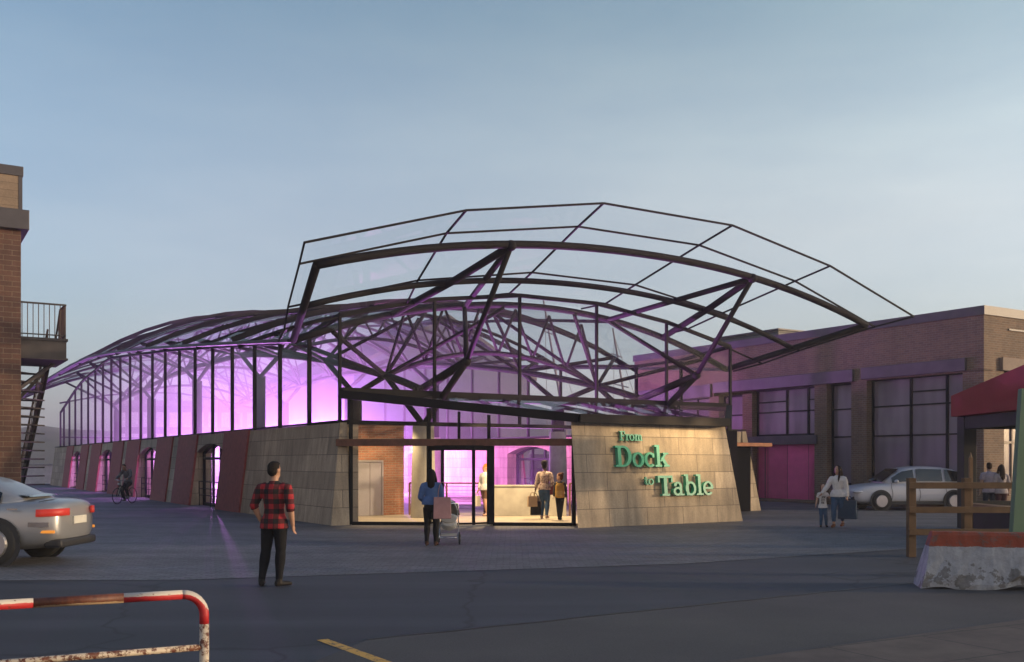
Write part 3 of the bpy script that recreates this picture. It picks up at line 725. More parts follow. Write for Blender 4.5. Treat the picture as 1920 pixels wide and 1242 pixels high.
mb = MB(); mb.box(.5, TC, 0, 1.25, TC+.45, BH); mb.box(1.25, TC, 5.2, 9, TC+.45, BH); mb.box(1.25, TC+.02, 0, 9, TC+.45, .9); mb.box(4.6, TC, .9, 5.3, TC+.45, 5.2)
mb.box(.5, TE-.4, 0, 22, TE, BH); mb.box(9, TC, 0, 22, TC+.45, BH)
mb.build('wall', BRICKB, bw)
MB().box(.5, TC+.4, 7.0, 22, TE-.35, 7.1).build('roof', COPING, bw)
mb = MB(); mb.box(-.06, TC-.06, 7.2, .46, TE+.06, BH+.03); mb.box(.46, TC-.06, 7.2, 22, TC+.3, BH+.03); mb.build('coping', COPING, bw)
for a, b, z0, z1 in ((-4.32, .34, 5.2, 5.67), (.77, 9.04, 5.14, 5.65), (9.22, 15.0, 4.97, 5.6), (2.68, 6.75, 2.59, 2.98)):
    MB().box(-.13, a, z0, .12, b, z1).build('lintel', LINTEL, bw, bevel=.01)
MB().box(.95, TC-.15, 5.2, 7.5, TC+.1, 5.68).build('lintel', plain('lintel_stone', (.2, .15, .12), .8), bw, bevel=.01)
PANEM, pnt, pb = _mat('milky_window'); pb.inputs['Base Color'].default_value = (.26, .2, .26, 1); pb.inputs['Roughness'].default_value = .16; pb.inputs['Specular IOR Level'].default_value = .9
pn_ = noise(pnt, scaled(pnt, objco(pnt), (1, 1.2, .25)), .8, 2); pnt.links.new(ramp(pnt, pn_, .3, .7, (.10, .08, .10), (.22, .18, .22)), pb.inputs['Base Color'])
def window(parent, a, b, z0, z1, ver, hor, s=.36, extra=()):
    fr = MB(); fw = .09
    fr.beam((s, a, z0+fw/2), (s, b, z0+fw/2), .12, fw); fr.beam((s, a, z1-fw/2), (s, b, z1-fw/2), .12, fw)
    fr.beam((s, a+fw/2, z0+fw), (s, a+fw/2, z1-fw), .12, fw, (1, 0, 0)); fr.beam((s, b-fw/2, z0+fw), (s, b-fw/2, z1-fw), .12, fw, (1, 0, 0))
    for t in ver: fr.beam((s, t, z0+fw), (s, t, z1-fw), .11, .09, (1, 0, 0))
    for z in hor: fr.beam((s, a+fw, z), (s, b-fw, z), .1, .055)
    for t0, t1, z in extra: fr.beam((s, t0, z), (s, t1, z), .1, .055)
    o = fr.build('window', STEELB, parent)
    MB().box(s+.0, a+.02, z0+.02, s+.02, b-.02, z1-.02).build('pane', PANEM, o)
    return o
window(bw, -4.15, .16, .95, 5.2, (-3.28, -1.69), (2.87, 4.06), extra=((-3.28, -1.69, 4.58),))
window(bw, .93, 2.22, .84, 5.14, (), (2.87, 4.04))
window(bw, 2.88, 6.57, 2.98, 5.14, (3.51, 4.74), (4.08,), extra=((2.9, 3.51, 4.55), (4.74, 6.5, 4.55)))
window(bw, 7.18, 8.75, .84, 5.0, (), (2.87, 4.04))
window(bw, 9.41, 14.07, .95, 5.0, (10.6, 12.3), (2.87, 4.06))
for a, b, z in ((-4.2, .2, .95), (.9, 2.26, .84), (7.14, 8.8, .84)): MB().box(-.05, a, z-.16, .34, b, z).build('sill', LINTEL, bw)
gd = MB(); gd.box(.34, 2.9, .12, .4, 6.55, 2.6); n = 0
door = gd.build('garage_door', plain('magenta_door', (.52, .07, .17), .5, 0, .08), bw)
mb = MB()
for t in (3.5, 4.72, 5.9): mb.box(.33, t-.008, .14, .341, t+.008, 2.58)
mb.build('door_seam', plain('seam', (.12, .03, .05), .6), door)
mb = MB(); mb.beam((.36, 2.93, .1), (.36, 2.93, 2.6), .1, .08); mb.beam((.36, 6.52, .1), (.36, 6.52, 2.6), .1, .08); mb.beam((.36, 6.05, .14), (.36, 6.05, 2.58), .1, .05); mb.build('door_frame', plain('magenta_frame', (.2, .05, .08), .5), bw)
# right-hand face: window with a pale cross frame
sw = MB(); zf = TC + .3
for x in (1.3, 2.2, 4.55): sw.beam((x, zf, .9), (x, zf, 5.2), .09, .1, (0, 1, 0))
for z in (.95, 2.55, 3.9, 5.12): sw.beam((1.25, zf, z), (4.6, zf, z), .1, .09)
wf = sw.build('window', plain('pale_frame', (.26, .2, .15), .6), bw)
MB().box(1.26, zf+.01, .92, 4.58, zf+.03, 5.18).build('pane', PANEM, wf)
MB().beam((1.5, TC-.03, 6.75), (9, TC-.03, 6.75), .05, .06).build('conduit', COPING, bw)
rb = thing('rooftop_unit', 'small grey louvred plant box standing on the warehouse roof', 'plant box', hl(27.5, 9.5, 7.1), HALL_ANG)
rbx = MB(); rbx.box(-2, -2.2, .0, 2, 2.2, 1.1); rbx.build('housing', masonry('louvre', (.16, .14, .13), (.13, .12, .11), (.03, .03, .03), 3, .2, .03, .6, .2, .5), rb, bevel=.02)
MB().box(-2.1, -2.3, 1.1, 2.1, 2.3, 1.17).build('cap', COPING, rb)

# ================================================================== big brick corner building on the left with an outside stair
K = Vector((-14.30, 29.0, 0))
cbd = thing('corner_building', 'tall dark brick building with boarded parapet and heavy cornice at the left edge', 'building', K, HALL_ANG)
MB().box(-14, 0, 0, 0, 12, 8.55).build('wall', BRICKL, cbd)
MB().box(-14.3, -.22, 8.55, .2, 12.2, 9.12).build('cornice', COPING, cbd, bevel=.015)
MB().box(-14, -.02, 9.12, .02, 12, 10.12).build('parapet', BOARD, cbd)
MB().box(-14.2, -.06, 10.12, .06, 12.1, 10.40).build('parapet_cap', COPING, cbd, bevel=.01)
MB().box(-.06, -.035, 9.12, .035, -.02, 10.12).build('corner_trim', COPING, cbd)
fe = thing('fire_escape', 'black steel fire escape with railed landing and steep stair on the left brick building', 'stair', K, HALL_ANG)
FEM = plain('escape_steel', (.05, .042, .038), .55, .3, .2)
lnd = MB(); lnd.box(.02, .3, 4.92, 1.26, 2.9, 5.42); lnd.build('landing', FEM, fe)
MB().box(.02, .26, 5.42, 1.3, 2.94, 5.5).build('landing_edge', FEM, fe); MB().box(.02, .26, 4.86, 1.3, 2.94, 4.915).build('landing_edge', FEM, fe)
BARM = plain('rail_brown', (.09, .06, .042), .5, .2)
rl = MB(); rl.beam((.02, .34, 6.52), (1.24, .34, 6.52), .05, .05); rl.beam((1.24, .34, 6.52), (1.24, 1.5, 6.52), .05, .05); rl.beam((.02, .34, 5.6), (1.24, .34, 5.6), .035, .035); rl.beam((1.24, .34, 5.6), (1.24, 2.5, 5.6), .03, .03); rl.beam((1.24, 1.5, 6.52), (1.24, 2.6, 5.6), .05, .05)
lr = rl.build('landing_rail', FEM, fe)
for k in range(9): MB().beam((.06 + 1.18*k/8, .34, 5.5), (.06+1.18*k/8, .34, 6.5), .022, .022).build('baluster', BARM, lr)
for k in range(1, 8): MB().beam((1.24, .34+.2*k, 5.5), (1.24, .34+.2*k, 6.5 if .2*k < 1.16 else 6.5-.83*(.2*k-1.16)), .03, .12).build('baluster', BARM, lr)
A0, A1 = Vector((0, 2.4, 4.95)), Vector((0, 11.6, .05))
for s in (.12, 1.0):
    MB().beam(A0 + Vector((s, 0, 0)), A1 + Vector((s, 0, 0)), .08, .5, (0, 0, 1)).build('stringer', FEM, fe)
tr_ = MB()
for k in range(19):
    p = A0.lerp(A1, (k+.5)/19); tr_.box(.14, p.y-.16, p.z+.05, .98, p.y+.16, p.z+.09)
tr_.build('treads', FEM, fe)
for s in (1.0,):
    hr = MB(); up = Vector((0, 0, 1.05)); hr.beam(A0 + Vector((s, 0, 0)) + up, A1 + Vector((s, 0, 0)) + up, .05, .05)
    for k in range(0, 24):
        p = A0.lerp(A1, k/23) + Vector((s, 0, .1)); hr.beam(p, p + Vector((0, 0, .95)), .028, .028)
    hr.build('handrail', BARM, fe)
MB().beam((.02, .6, 4.0), (1.1, 1.6, 4.9), .08, .1).build('brace', FEM, fe)
MB().beam((.02, 2.6, 3.6), (1.1, 2.6, 4.88), .08, .1).build('brace', FEM, fe)
ld = MB()
for k in range(16): ld.beam((.02, 2.0, 4.6-.27*k), (.98, 2.9 + .2, 4.6-.27*k), .035, .045)
ld.build('wall_ties', FEM, fe)

# ================================================================== far things
def far_block():
    b = thing('waterfront_block', 'long pale waterfront block with rows of windows far behind the violet glass', 'building', (-41, 128, 0), R(4))
    W, H = 20, 9.0
    MB().box(-W/2, 0, 0, W/2, 14, H).build('wall', plain('far_wall', (.22, .2, .2), .9), b)
    MB().box(-W/2-.4, -.4, H, W/2+.4, 14.4, H+.7).build('cornice', plain('far_cornice', (.28, .26, .25), .9), b)
    wm_ = plain('far_window', (.5, .48, .47), .6); 
    for k in range(12):
        for j in range(3):
            x = -W/2 + 1 + k*(W-2)/11.; z = .8 + 2.75*j
            MB().box(x-.5, -.1, z, x+.5, 0, z+1.9).build('window', wm_, b)
    mb = MB()
    for k in range(5): x = -W/2+2+k*4; mb.box(x, 2, H+.7, x+1.2, 4, H+2.6)
    mb.build('chimney', plain('far_chimney', (.2, .17, .16), .9), b)
far_block()
gw = thing('gabled_shed', 'dark blue gabled shed standing behind the hall beside the brick warehouse', 'shed', hl(22.5, 31), HALL_ANG)
SHED = plain('blue_sheet', (.055, .07, .095), .6, .1, .1)
mb = MB(); mb.prism([(-9, 0, 0), (4, 0, 0), (4, 0, 7.6), (-2.5, 0, 11.2), (-9, 0, 7.6)], (0, 18, 0)); mb.build('walls', SHED, gw)
mb = MB(); mb.prism([(-9.4, -.3, 7.4), (-2.5, -.3, 11.25), (4.4, -.3, 7.4), (4.4, -.3, 7.65), (-2.5, -.3, 11.5), (-9.4, -.3, 7.65)], (0, 18.6, 0)); mb.build('roof', COPING, gw)
ship = thing('tall_ship', 'moored tall ship with three thin leaning masts and crossed yards behind the hall', 'ship', (6.5, 104, 0), R(20))
SHM = plain('mast_wood', (.16, .14, .14), .7)
mb = MB()
for side in (-1, 1): pass
hull = [(-14, 0), (-12, 1.8), (-5, 2.7), (5, 2.7), (11, 1.6), (15, 0)]
vs = []; fs = []
for x, wd in hull:
    for z, k in ((0.0, .55), (1.2, .9), (2.6, 1.0)): vs += [(x, -wd*k, z), (x, wd*k, z)]
for i in range(5):
    for j in range(2):
        for sd_ in (0, 1): a_ = i*6+j*2+sd_; fs.append((a_, a_+6, a_+8, a_+2))
    fs.append((i*6+4, i*6+5, i*6+11, i*6+10)); fs.append((i*6, i*6+1, i*6+7, i*6+6))
MB().add(vs, fs).build('hull', plain('hull_black', (.03, .03, .035), .5), ship)
for x, h in ((-8, 16.5), (-.5, 18.5), (7, 16)):
    m_ = MB(); m_.tube([(x, 0, 2.5), (x - .16*h, 0, h)], [.17, .09], 8); mo = m_.build('mast', SHM, ship)
    m_ = MB()
    for fz in (.4, .62, .82): m_.tube([(x-.16*h*fz, -2.6*(1.3-fz), h*fz-.3), (x-.16*h*fz, 2.6*(1.3-fz), h*fz+.35)], .07, 6)
    m_.build('yard', SHM, mo)
mb = MB()
for x, h in ((-8, 16.5), (-.5, 18.5), (7, 16)):
    for dx in (-2.5, 2.5): mb.tube([(x+dx, 0, 2.6), (x-.15*h, 0, h*.95)], .03, 4)
mb.build('rigging', SHM, ship)
lw_ = thing('site_cabin', 'low white cabin at the far end of the hall beside the stair foot', 'cabin', (-37.3, 79, 0), R(5))
MB().box(-1.6, 0, .1, 1.9, 2.4, 1.55).build('walls', plain('white_sheet', (.55, .55, .56), .6), lw_); MB().box(-1.7, -.1, 1.55, 2.0, 2.5, 1.65).build('roof', plain('cabin_roof', (.3, .3, .32), .6), lw_)
# ================================================================== street things
RUBBER = plain('tyre_rubber', (.018, .018, .018), .8); RIM = plain('rim_alloy', (.4, .4, .42), .3, .8); CHROME = plain('chrome', (.6, .6, .6), .15, 1.0)
DARKGL, dgn, dgb = _mat('car_glass'); dgb.inputs['Base Color'].default_value = (.012, .014, .018, 1); dgb.inputs['Roughness'].default_value = .04; dgb.inputs['Specular IOR Level'].default_value = .8
BLACKP = plain('black_plastic', (.02, .02, .021), .55)
def car(name, label, loc, rz, paint, kind, hs=1.0, rear_lit=False):
    c = thing(name, label, 'car', loc, rz, 'cars around the market hall')
    suv = kind == 'suv'
    sec = ([(-2.34,.50,.40,.66),(-2.27,.74,.26,.80),(-2.0,.88,.2,.90),(-1.3,.93,.2,.98),(-.5,.94,.2,1.02),(.6,.94,.2,1.05),(1.5,.93,.2,1.08),(2.05,.89,.24,1.06),(2.28,.80,.32,1.0),(2.34,.6,.42,.92)] if suv else
           [(-2.40,.50,.38,.60),(-2.33,.74,.24,.72),(-2.0,.86,.19,.80),(-1.3,.90,.19,.88),(-.5,.91,.19,.93),(.6,.91,.19,.96),(1.5,.90,.19,.99),(2.1,.87,.24,1.0),(2.36,.78,.32,.96),(2.42,.6,.42,.88)])
    def ring_(w_, zb, zt): 
        h = [(-.80*w_, zb), (-w_, zb+.14), (-w_*1.0, zb+(zt-zb)*.55), (-w_*.97, zt-.10), (-w_*.86, zt-.01), (-w_*.4, zt+.025)]
        return h + [(-y, z) for y, z in reversed(h)]
    mb = MB(); vs = []; n = 12
    for x, w_, zb, zt in sec: vs += [(x, y, z*hs) for y, z in ring_(w_, zb, zt)]
    fs = [(i*n+k, (i+1)*n+k, (i+1)*n+(k+1) % n, i*n+(k+1) % n) for i in range(len(sec)-1) for k in range(n)]
    fs += [tuple(range(n)), tuple((len(sec)-1)*n + k for k in reversed(range(n)))]
    mb.add(vs, fs).build('body', paint, c, smooth=True, sub=2)
    gh = ([(-1.30,.80,.97,.78,1.0),(-.55,.82,1.0,.66,1.50),(.1,.83,1.0,.65,1.62),(1.2,.82,1.0,.64,1.58),(1.85,.8,1.0,.62,1.44),(2.2,.76,.99,.72,1.04)] if suv else
          [(-1.15,.78,.87,.76,.90),(-.3,.8,.9,.62,1.34),(.3,.8,.9,.61,1.42),(.95,.79,.92,.60,1.36),(1.55,.77,.95,.66,1.08),(1.85,.74,.94,.7,1.0)])
    vs = []; n = 10
    for x, wb, zb, wt, zt in gh:
        h = [(-wb, zb-.12), (-wb, zb), (-(wb+wt*2)/3, zb+(zt-zb)*.6), (-wt, zt-.03), (-wt*.6, zt+.02)]
        vs += [(x, y, z*hs) for y, z in h + [(-y, z) for y, z in reversed(h)]]
    fs = [(i*n+k, (i+1)*n+k, (i+1)*n+(k+1) % n, i*n+(k+1) % n) for i in range(len(gh)-1) for k in range(n)]
    fs += [tuple(range(n)), tuple((len(gh)-1)*n + k for k in reversed(range(n)))]
    mb = MB(); mb.add(vs, fs).build('roof', paint, c, smooth=True, sub=1)
    def prof(x, j):
        tab = [(g[0], g[j]) for g in gh]; return lerp(tab, x)
    for sd_ in (-1, 1):                                                 # side windows follow the tumblehome
        for x0, x1 in (((-.95, -.1), (.0, 1.0), (1.1, 1.78)) if suv else ((-.85, -.02), (.08, .9), (.98, 1.4))):
            mb = MB(); vs = []; m = 6
            for k in range(m+1):
                x = x0 + (x1-x0)*k/m; wb, zb, wt, zt = (prof(x, j) for j in (1, 2, 3, 4))
                for fz in (.10, .5, .84):
                    z = zb + (zt-zb)*fz; y = wb + (wt - wb)*(fz**1.25)*.95
                    vs.append((x, sd_*(y+.022), z*hs))
            fs = [(k*3+j, (k+1)*3+j, (k+1)*3+j+1, k*3+j+1) for k in range(m) for j in range(2)]
            mb.add(vs, fs).build('side_window', DARKGL, c, smooth=True)
        mb = MB(); mb.ell((-.85 if suv else -.75, sd_*1.0, (1.06 if suv else .96)*hs), (.08, .10, .07)); mb.build('mirror', paint, c, smooth=True)
        for x in (.05, 1.05):
            MB().box(x+.55, sd_*.945-.012, .86*hs, x+.73, sd_*.945+.012, .885*hs).build('door_handle', CHROME, c)
        mb = MB(); 
        MB().box(-1.05, sd_*.93-.02, .22, 1.05, sd_*.93+.02, .34).build('sill_trim', BLACKP, c)
    ws = MB(); y = .70; a0 = gh[0]; a1 = gh[1]
    ws.add([(a0[0]+.03, -.66, (a0[4]+.035)*hs), (a0[0]+.03, .66, (a0[4]+.035)*hs), (a1[0]-.02, .56, (a1[4]+.02)*hs), (a1[0]-.02, -.56, (a1[4]+.02)*hs)], [(0,1,2,3)]).build('windscreen', DARKGL, c)
    e0, e1 = gh[-2], gh[-1]
    MB().add([(e1[0]+.0, -.6, (e1[4]+.05)*hs), (e1[0], .6, (e1[4]+.05)*hs), (e0[0]+.05, .52, (e0[4]-.0)*hs), (e0[0]+.05, -.52, e0[4]*hs)], [(0,1,2,3)]).build('rear_window', DARKGL, c)
    for x in ((-1.42, 1.38) if suv else (-1.48, 1.36)):
        for sd_ in (-1, 1):
            yy = sd_*(.945 if suv else .915)
            MB().lathe([(.405*hs, -.02), (.405*hs, .012)], 28, (x, yy, .35*hs), 'y').build('wheel_arch', BLACKP, c)
            wh = MB().lathe([(.20, -.11), (.31*hs, -.11), (.345*hs, -.07), (.345*hs, .07), (.31*hs, .11), (.20, .11)], 28, (x, yy - sd_*.06, .345*hs), 'y').build('wheel', RUBBER, c, smooth=True)
            rm = MB(); rm.lathe([(.21*hs, -.05), (.23*hs, .0), (.21*hs, .02)], 24, (x, yy + sd_*.045, .345*hs), 'y')
            rm.build('rim', RIM, wh)
            sp = MB()
            for k in range(5):
                an = 2*math.pi*k/5; sp.beam((x, yy+sd_*.07, .345*hs), (x+.2*math.cos(an), yy+sd_*.07, .345*hs+.2*math.sin(an)), .05, .02, (0, 1, 0))
            sp.build('spokes', BLACKP, wh)
    TL = emis('tail_light', (.75, .05, .03), 0.16 if rear_lit else .05); HLm = plain('lamp_glass', (.7, .7, .72), .1, .3)
    OR = emis('orange_light', (1.0, .36, .05), 0.3 if rear_lit else .1)
    zb = (.86 if suv else .80)*hs; xr = sec[-1][0]
    def bodyw(x): return lerp([(s_[0], s_[1]) for s_ in sec], x)
    SEAM = plain('panel_gap', (.008, .008, .008), .8)
    for sd_ in (-1, 1):
        mb = MB(); xs = [xr-.36, xr-.26, xr-.17, xr-.1, xr-.02]; vs = []
        for x in xs:
            for z in (zb-.05*hs, zb+.06*hs): vs.append((x, sd_*(bodyw(x)*(1.0 if z < zb else .985) + .006), z + .03*(x - xr + .52)))
        for z in (zb-.05*hs, zb+.06*hs): vs.append((xr+.03, sd_*(bodyw(xr)-.12), z + .015))
        mb.add(vs, [(2*k, 2*k+2, 2*k+3, 2*k+1) for k in range(len(xs))])
        tl_ = mb.build('tail_light', TL, c, smooth=True); so_ = tl_.modifiers.new('solid', 'SOLIDIFY'); so_.thickness = .05; so_.offset = 0
        if not suv: MB().box(xr-.5, sd_*.985*bodyw(xr-.4)-.012, zb-.2*hs, xr-.14, sd_*.985*bodyw(xr-.4)+.012, zb-.13*hs).build('trim_strip', CHROME, c)
        for x in (-1.02, .04, 1.06):
            mb = MB(); P_ = [(x + .05*k, sd_*(bodyw(x)*(1.004 if k < 3 else .985) + .004), z*hs) for k, z in ((0, .34), (1, .5), (1, .66), (0, .84), (0, .94 if not suv else 1.0))]
            mb.tube(P_, .007, 5); mb.build('door_gap', SEAM, c)
        mb = MB(); mb.ell((sec[0][0]+.20, sd_*.68, (.68 if suv else .6)*hs), (.26, .15, .07)); mb.build('headlight', HLm, c, smooth=True)
        if rear_lit: MB().box(xr-.42, sd_*.95*bodyw(xr-.3)-.02, .50*hs, xr-.06, sd_*.95*bodyw(xr-.3)+.02, .545*hs).build('reflector', OR, c, bevel=.01)
    MB().box(xr-.04, -.26, .62*hs, xr+.03, .26, .74*hs).build('number_plate', plain('plate', (.6, .58, .5), .4), c)
    MB().box(xr-.3, -.74, .30, xr+.015, .74, .40*hs).build('bumper', BLACKP, c, bevel=.05)
    MB().tube([(xr-.34, -.80, .98*hs), (xr-.30, -.4, 1.005*hs), (xr-.30, .4, 1.005*hs), (xr-.34, .80, .98*hs)], .006, 5).build('boot_gap', SEAM, c)
    MB().box(sec[0][0]+.02, -.6, .32, sec[0][0]+.2, .6, .5*hs).build('grille', BLACKP, c, bevel=.02)
    return c
SILVER, n_, b_ = _mat('silver_paint'); b_.inputs['Base Color'].default_value = (.34, .345, .35, 1); b_.inputs['Metallic'].default_value = .55; b_.inputs['Roughness'].default_value = .38; b_.inputs['Coat Weight'].default_value = .6; b_.inputs['Coat Roughness'].default_value = .1
WHITEP, n_, b_ = _mat('white_paint'); b_.inputs['Base Color'].default_value = (.55, .55, .57, 1); b_.inputs['Roughness'].default_value = .35; b_.inputs['Coat Weight'].default_value = .7; b_.inputs['Coat Roughness'].default_value = .08
car('parked_car', 'silver saloon car leaving at the left edge with lit red and orange rear lights', (-10.25, 18.0, .006), 0, SILVER, 'saloon', 1.13, True)
car('parked_car', 'white estate car crossing in front of the brick warehouse', (15.05, 38.0, .006), R(4), WHITEP, 'suv', 1.02)
car('parked_car', 'pale car half hidden behind the food stall posts at the right', (21.0, 40.5, .006), R(6), plain('pearl', (.4, .38, .36), .35, 0, .05, 2, 0, 60, .5, .6), 'saloon')

# ---- red awning food stall
stl = thing('food_stall', 'open food stall with black frame and dark red pitched roof at the right edge', 'stall', (12.2, 27.3, 0))
BLK = plain('stall_black', (.012, .014, .016), .6); REDF = plain('red_fabric', (.27, .028, .034), .85, 0, .1, 2, .2, 80)
for x, y in ((0, 0), (3.4, 0), (0, -6.6), (3.4, -6.6)): MB().box(x, y-.42, 0, x+.34, y, 3.04).build('post', BLK, stl, bevel=.01)
mb = MB(); mb.box(.02, -6.6, 2.7, .2, -.42, 3.03); mb.box(.34, -.3, 2.7, 3.4, -.1, 3.03); mb.box(3.5, -6.6, 2.7, 3.7, -.42, 3.03); mb.box(.34, -6.9, 2.7, 3.4, -6.7, 3.03); mb.build('header', BLK, stl)
rf = [(0, .12, 3.05), (0, .12, 3.63), (0, -7.4, 4.55), (0, -10.6, 4.1), (0, -10.6, 3.05)]
MB().prism([(p[0]-.12, p[1], p[2]) for p in rf], (4.0, 0, 0)).build('roof', REDF, stl, bevel=.02)
mb = MB(); mb.box(.04, -6.5, 0.05, .16, -.42, .62); mb.box(.34, -.26, .05, 3.4, -.14, .75); mb.build('low_panel', BLK, stl)
MB().box(-.06, -6.5, .62, .36, -.44, .70).build('counter_edge', plain('counter_wood', (.18, .10, .055), .6), stl, bevel=.006)
WOOD = plain('fence_wood', (.12, .068, .03), .75, 0, .25, 5, .3, 60)
fn = thing('timber_fence', 'brown timber post and rail fence in front of the food stall', 'fence', (7.5, 18.9, 0))
for x in (.08, 1.13, 2.3, 3.5): MB().box(x-.07, -.06, 0, x+.07, .08, 1.50).build('post', WOOD, fn, bevel=.008)
for z in (1.36, .90, .48): MB().box(.0, -.11, z-.06, 3.7, -.06, z+.06).build('rail', WOOD, fn, bevel=.005)
wp = thing('wooden_stake', 'thin pale wooden stake standing against the dark stall post', 'stake', (11.98, 26.0, 0))
MB().beam((0, 0, 0), (0, 0, 1.92), .09, .06).build('pole', plain('stake_wood', (.2, .12, .06), .7), wp); MB().lathe([(.045, 1.92), (.004, 2.06)], 8).build('tip', plain('stake_tip', (.22, .15, .09), .7), wp)
gpn = thing('green_board', 'tall leaning green painted board at the right edge above the concrete barrier', 'board', (7.78, 15.6, 0))
GRN = plain('green_paint', (.085, .16, .095), .55, 0, .1, 1.5)
mb = MB(); mb.prism([(0, 0, .0), (.19, 0, 2.95), (1.2, 0, 3.0), (1.2, 0, .0)], (0, .09, 0)); mb.build('panel', GRN, gpn, bevel=.008)
mb = MB(); mb.beam((.035, -.03, .0), (.215, -.03, 2.95), .07, .05, (0, 1, 0)); mb.build('edge_trim', GRN, gpn)
# ---- concrete barrier
def barriermat(top):
    m, nt, b = _mat('barrier'); co = objco(nt); sp = nd(nt, 'ShaderNodeSeparateXYZ'); nt.links.new(co, sp.inputs[0])
    n1 = noise(nt, co, 2.4, 7, .65); n2 = noise(nt, co, 9, 6, .7); n3 = noise(nt, scaled(nt, co, (6, 6, 1)), 1.6, 4)
    base = ramp(nt, n2, .3, .7, (.10, .095, .09), (.22, .215, .205))
    white = mixc(nt, ramp(nt, n1, .575, .595), ramp(nt, n2, .3, .7, (.25, .26, .27), (.37, .38, .39)), base)
    zz = nd(nt, 'ShaderNodeMath', operation='MULTIPLY_ADD'); nt.links.new(n2, zz.inputs[0]); zz.inputs[1].default_value = .06; nt.links.new(sp.outputs[2], zz.inputs[2])
    red = mixc(nt, ramp(nt, n2, .52, .62), (.25, .055, .028), (.14, .09, .075))
    c = mixc(nt, ramp(nt, zz.outputs[0], top, top+.004), white, red)
    c = mixc(nt, 1, c, ramp(nt, n3, .3, .7, (.75,)*3, (1.1,)*3), 'MULTIPLY')
    nt.links.new(c, b.inputs['Base Color']); b.inputs['Roughness'].default_value = .9
    bump(nt, b, mixc(nt, .5, n1, n2), .9, .04); return m
br = thing('concrete_barrier', 'chipped white concrete road barrier with a worn red top band', 'barrier', (5.88, 14.45, 0), R(-13))
rng = random.Random(5); vs = []; fs = []; nx = 26
pr = [(-.30, 0), (-.31, .07), (-.27, .2), (-.20, .42), (-.155, .62), (-.135, .76), (-.10, .80), (.10, .80), (.135, .76), (.2, .42), (.31, .07), (.3, 0)]
for i in range(nx+1):
    x = 4.2*i/nx
    for y, z in pr:
        xx = x + (.24*z if i == 0 else .12*z if i == 1 else 0)
        j = .016 if 0 < z < .75 else .006
        notch = .10*math.exp(-((x-1.42)/.3)**2) + .05*math.exp(-((x-.25)/.12)**2) if z < .08 else 0
        vs.append((xx + rng.uniform(-j, j), y*(1-.25*(notch > .04)) + rng.uniform(-j, j), max(0, z + notch) + (rng.uniform(-j, j) if z > 0 else 0)))
n = len(pr)
for i in range(nx):
    for k in range(n): fs.append((i*n+k, (i+1)*n+k, (i+1)*n+(k+1) % n, i*n+(k+1) % n))
fs += [tuple(range(n)), tuple(nx*n+k for k in reversed(range(n)))]
MB().add(vs, fs).build('body', barriermat(.625), br)
MB().tube([(1.5, -.03, .79), (1.5, -.03, .84), (1.6, .0, .86), (1.7, .03, .84), (1.7, .03, .79)], .012, 6).build('lifting_loop', RUSTB, br, smooth=True)
# ---- red and white tubular barrier in front
def tubemat(name, cover):
    m, nt, b = _mat(name); co = objco(nt); n1 = noise(nt, co, 26, 8, .7); n2 = noise(nt, scaled(nt, co, (3, 3, 1)), 9, 6, .7)
    rust = ramp(nt, n2, .3, .7, (.055, .014, .008), (.16, .05, .02))
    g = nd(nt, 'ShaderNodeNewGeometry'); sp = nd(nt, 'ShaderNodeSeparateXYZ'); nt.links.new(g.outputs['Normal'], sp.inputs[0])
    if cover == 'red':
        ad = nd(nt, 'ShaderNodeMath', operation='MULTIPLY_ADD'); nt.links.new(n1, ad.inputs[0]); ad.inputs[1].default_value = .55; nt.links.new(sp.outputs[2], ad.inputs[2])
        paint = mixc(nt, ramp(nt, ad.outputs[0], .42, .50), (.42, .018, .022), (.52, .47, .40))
        c = mixc(nt, ramp(nt, n1, .60, .66), paint, rust)
    elif cover == 'white':
        c = mixc(nt, ramp(nt, n1, .50, .56), (.50, .43, .33), rust)
    else:
        hz_ = nd(nt, 'ShaderNodeMath', operation='MULTIPLY_ADD'); nt.links.new(sp.outputs[2], hz_.inputs[0]); hz_.inputs[1].default_value = .5; hz_.inputs[2].default_value = .5
        ad = nd(nt, 'ShaderNodeMath', operation='MULTIPLY_ADD'); nt.links.new(n1, ad.inputs[0]); ad.inputs[1].default_value = -.34; nt.links.new(hz_.outputs[0], ad.inputs[2])
        c = mixc(nt, ramp(nt, ad.outputs[0], .06, .14), (.42, .3, .18), rust)
    nt.links.new(c, b.inputs['Base Color']); b.inputs['Roughness'].default_value = .55; bump(nt, b, n1, .5, .004); return m
TR, TW, TRU = tubemat('tube_red', 'red'), tubemat('tube_white', 'white'), tubemat('tube_rust', 'rust')
tb = thing('tube_barrier', 'rusty red and white tubular steel barrier in the left foreground', 'barrier', (-2.04, 6.6, 0), R(26))
def arc(cx, cz, r, a0, a1, n=8): return [(cx + r*math.cos(R(a0+(a1-a0)*i/n)), 0, cz + r*math.sin(R(a0+(a1-a0)*i/n))) for i in range(n+1)]
H_ = .93; rr = .031
MB().tube([(-.14, 0, H_)] + [(-.5, 0, H_)], rr, 14).build('top_rail', TR, tb, smooth=True)
MB().tube(arc(-.14, H_-.14, .14, 90, 0) + [(0, 0, H_-.2)], rr, 14).build('bend', TR, tb, smooth=True)
MB().tube([(-.5, 0, H_), (-1.02, 0, H_)], rr+.0008, 14).build('top_rail', TRU, tb, smooth=True)
MB().tube([(-1.02, 0, H_), (-1.9, 0, H_)], rr, 14).build('top_rail', TR, tb, smooth=True)
MB().tube([(0, 0, H_-.2), (0, 0, 0)], rr, 14).build('post', tubemat('tube_post', 'white'), tb, smooth=True)
MB().tube([(-1.9, 0, H_), (-1.9, 0, 0)], rr, 14).build('post', TW, tb, smooth=True)
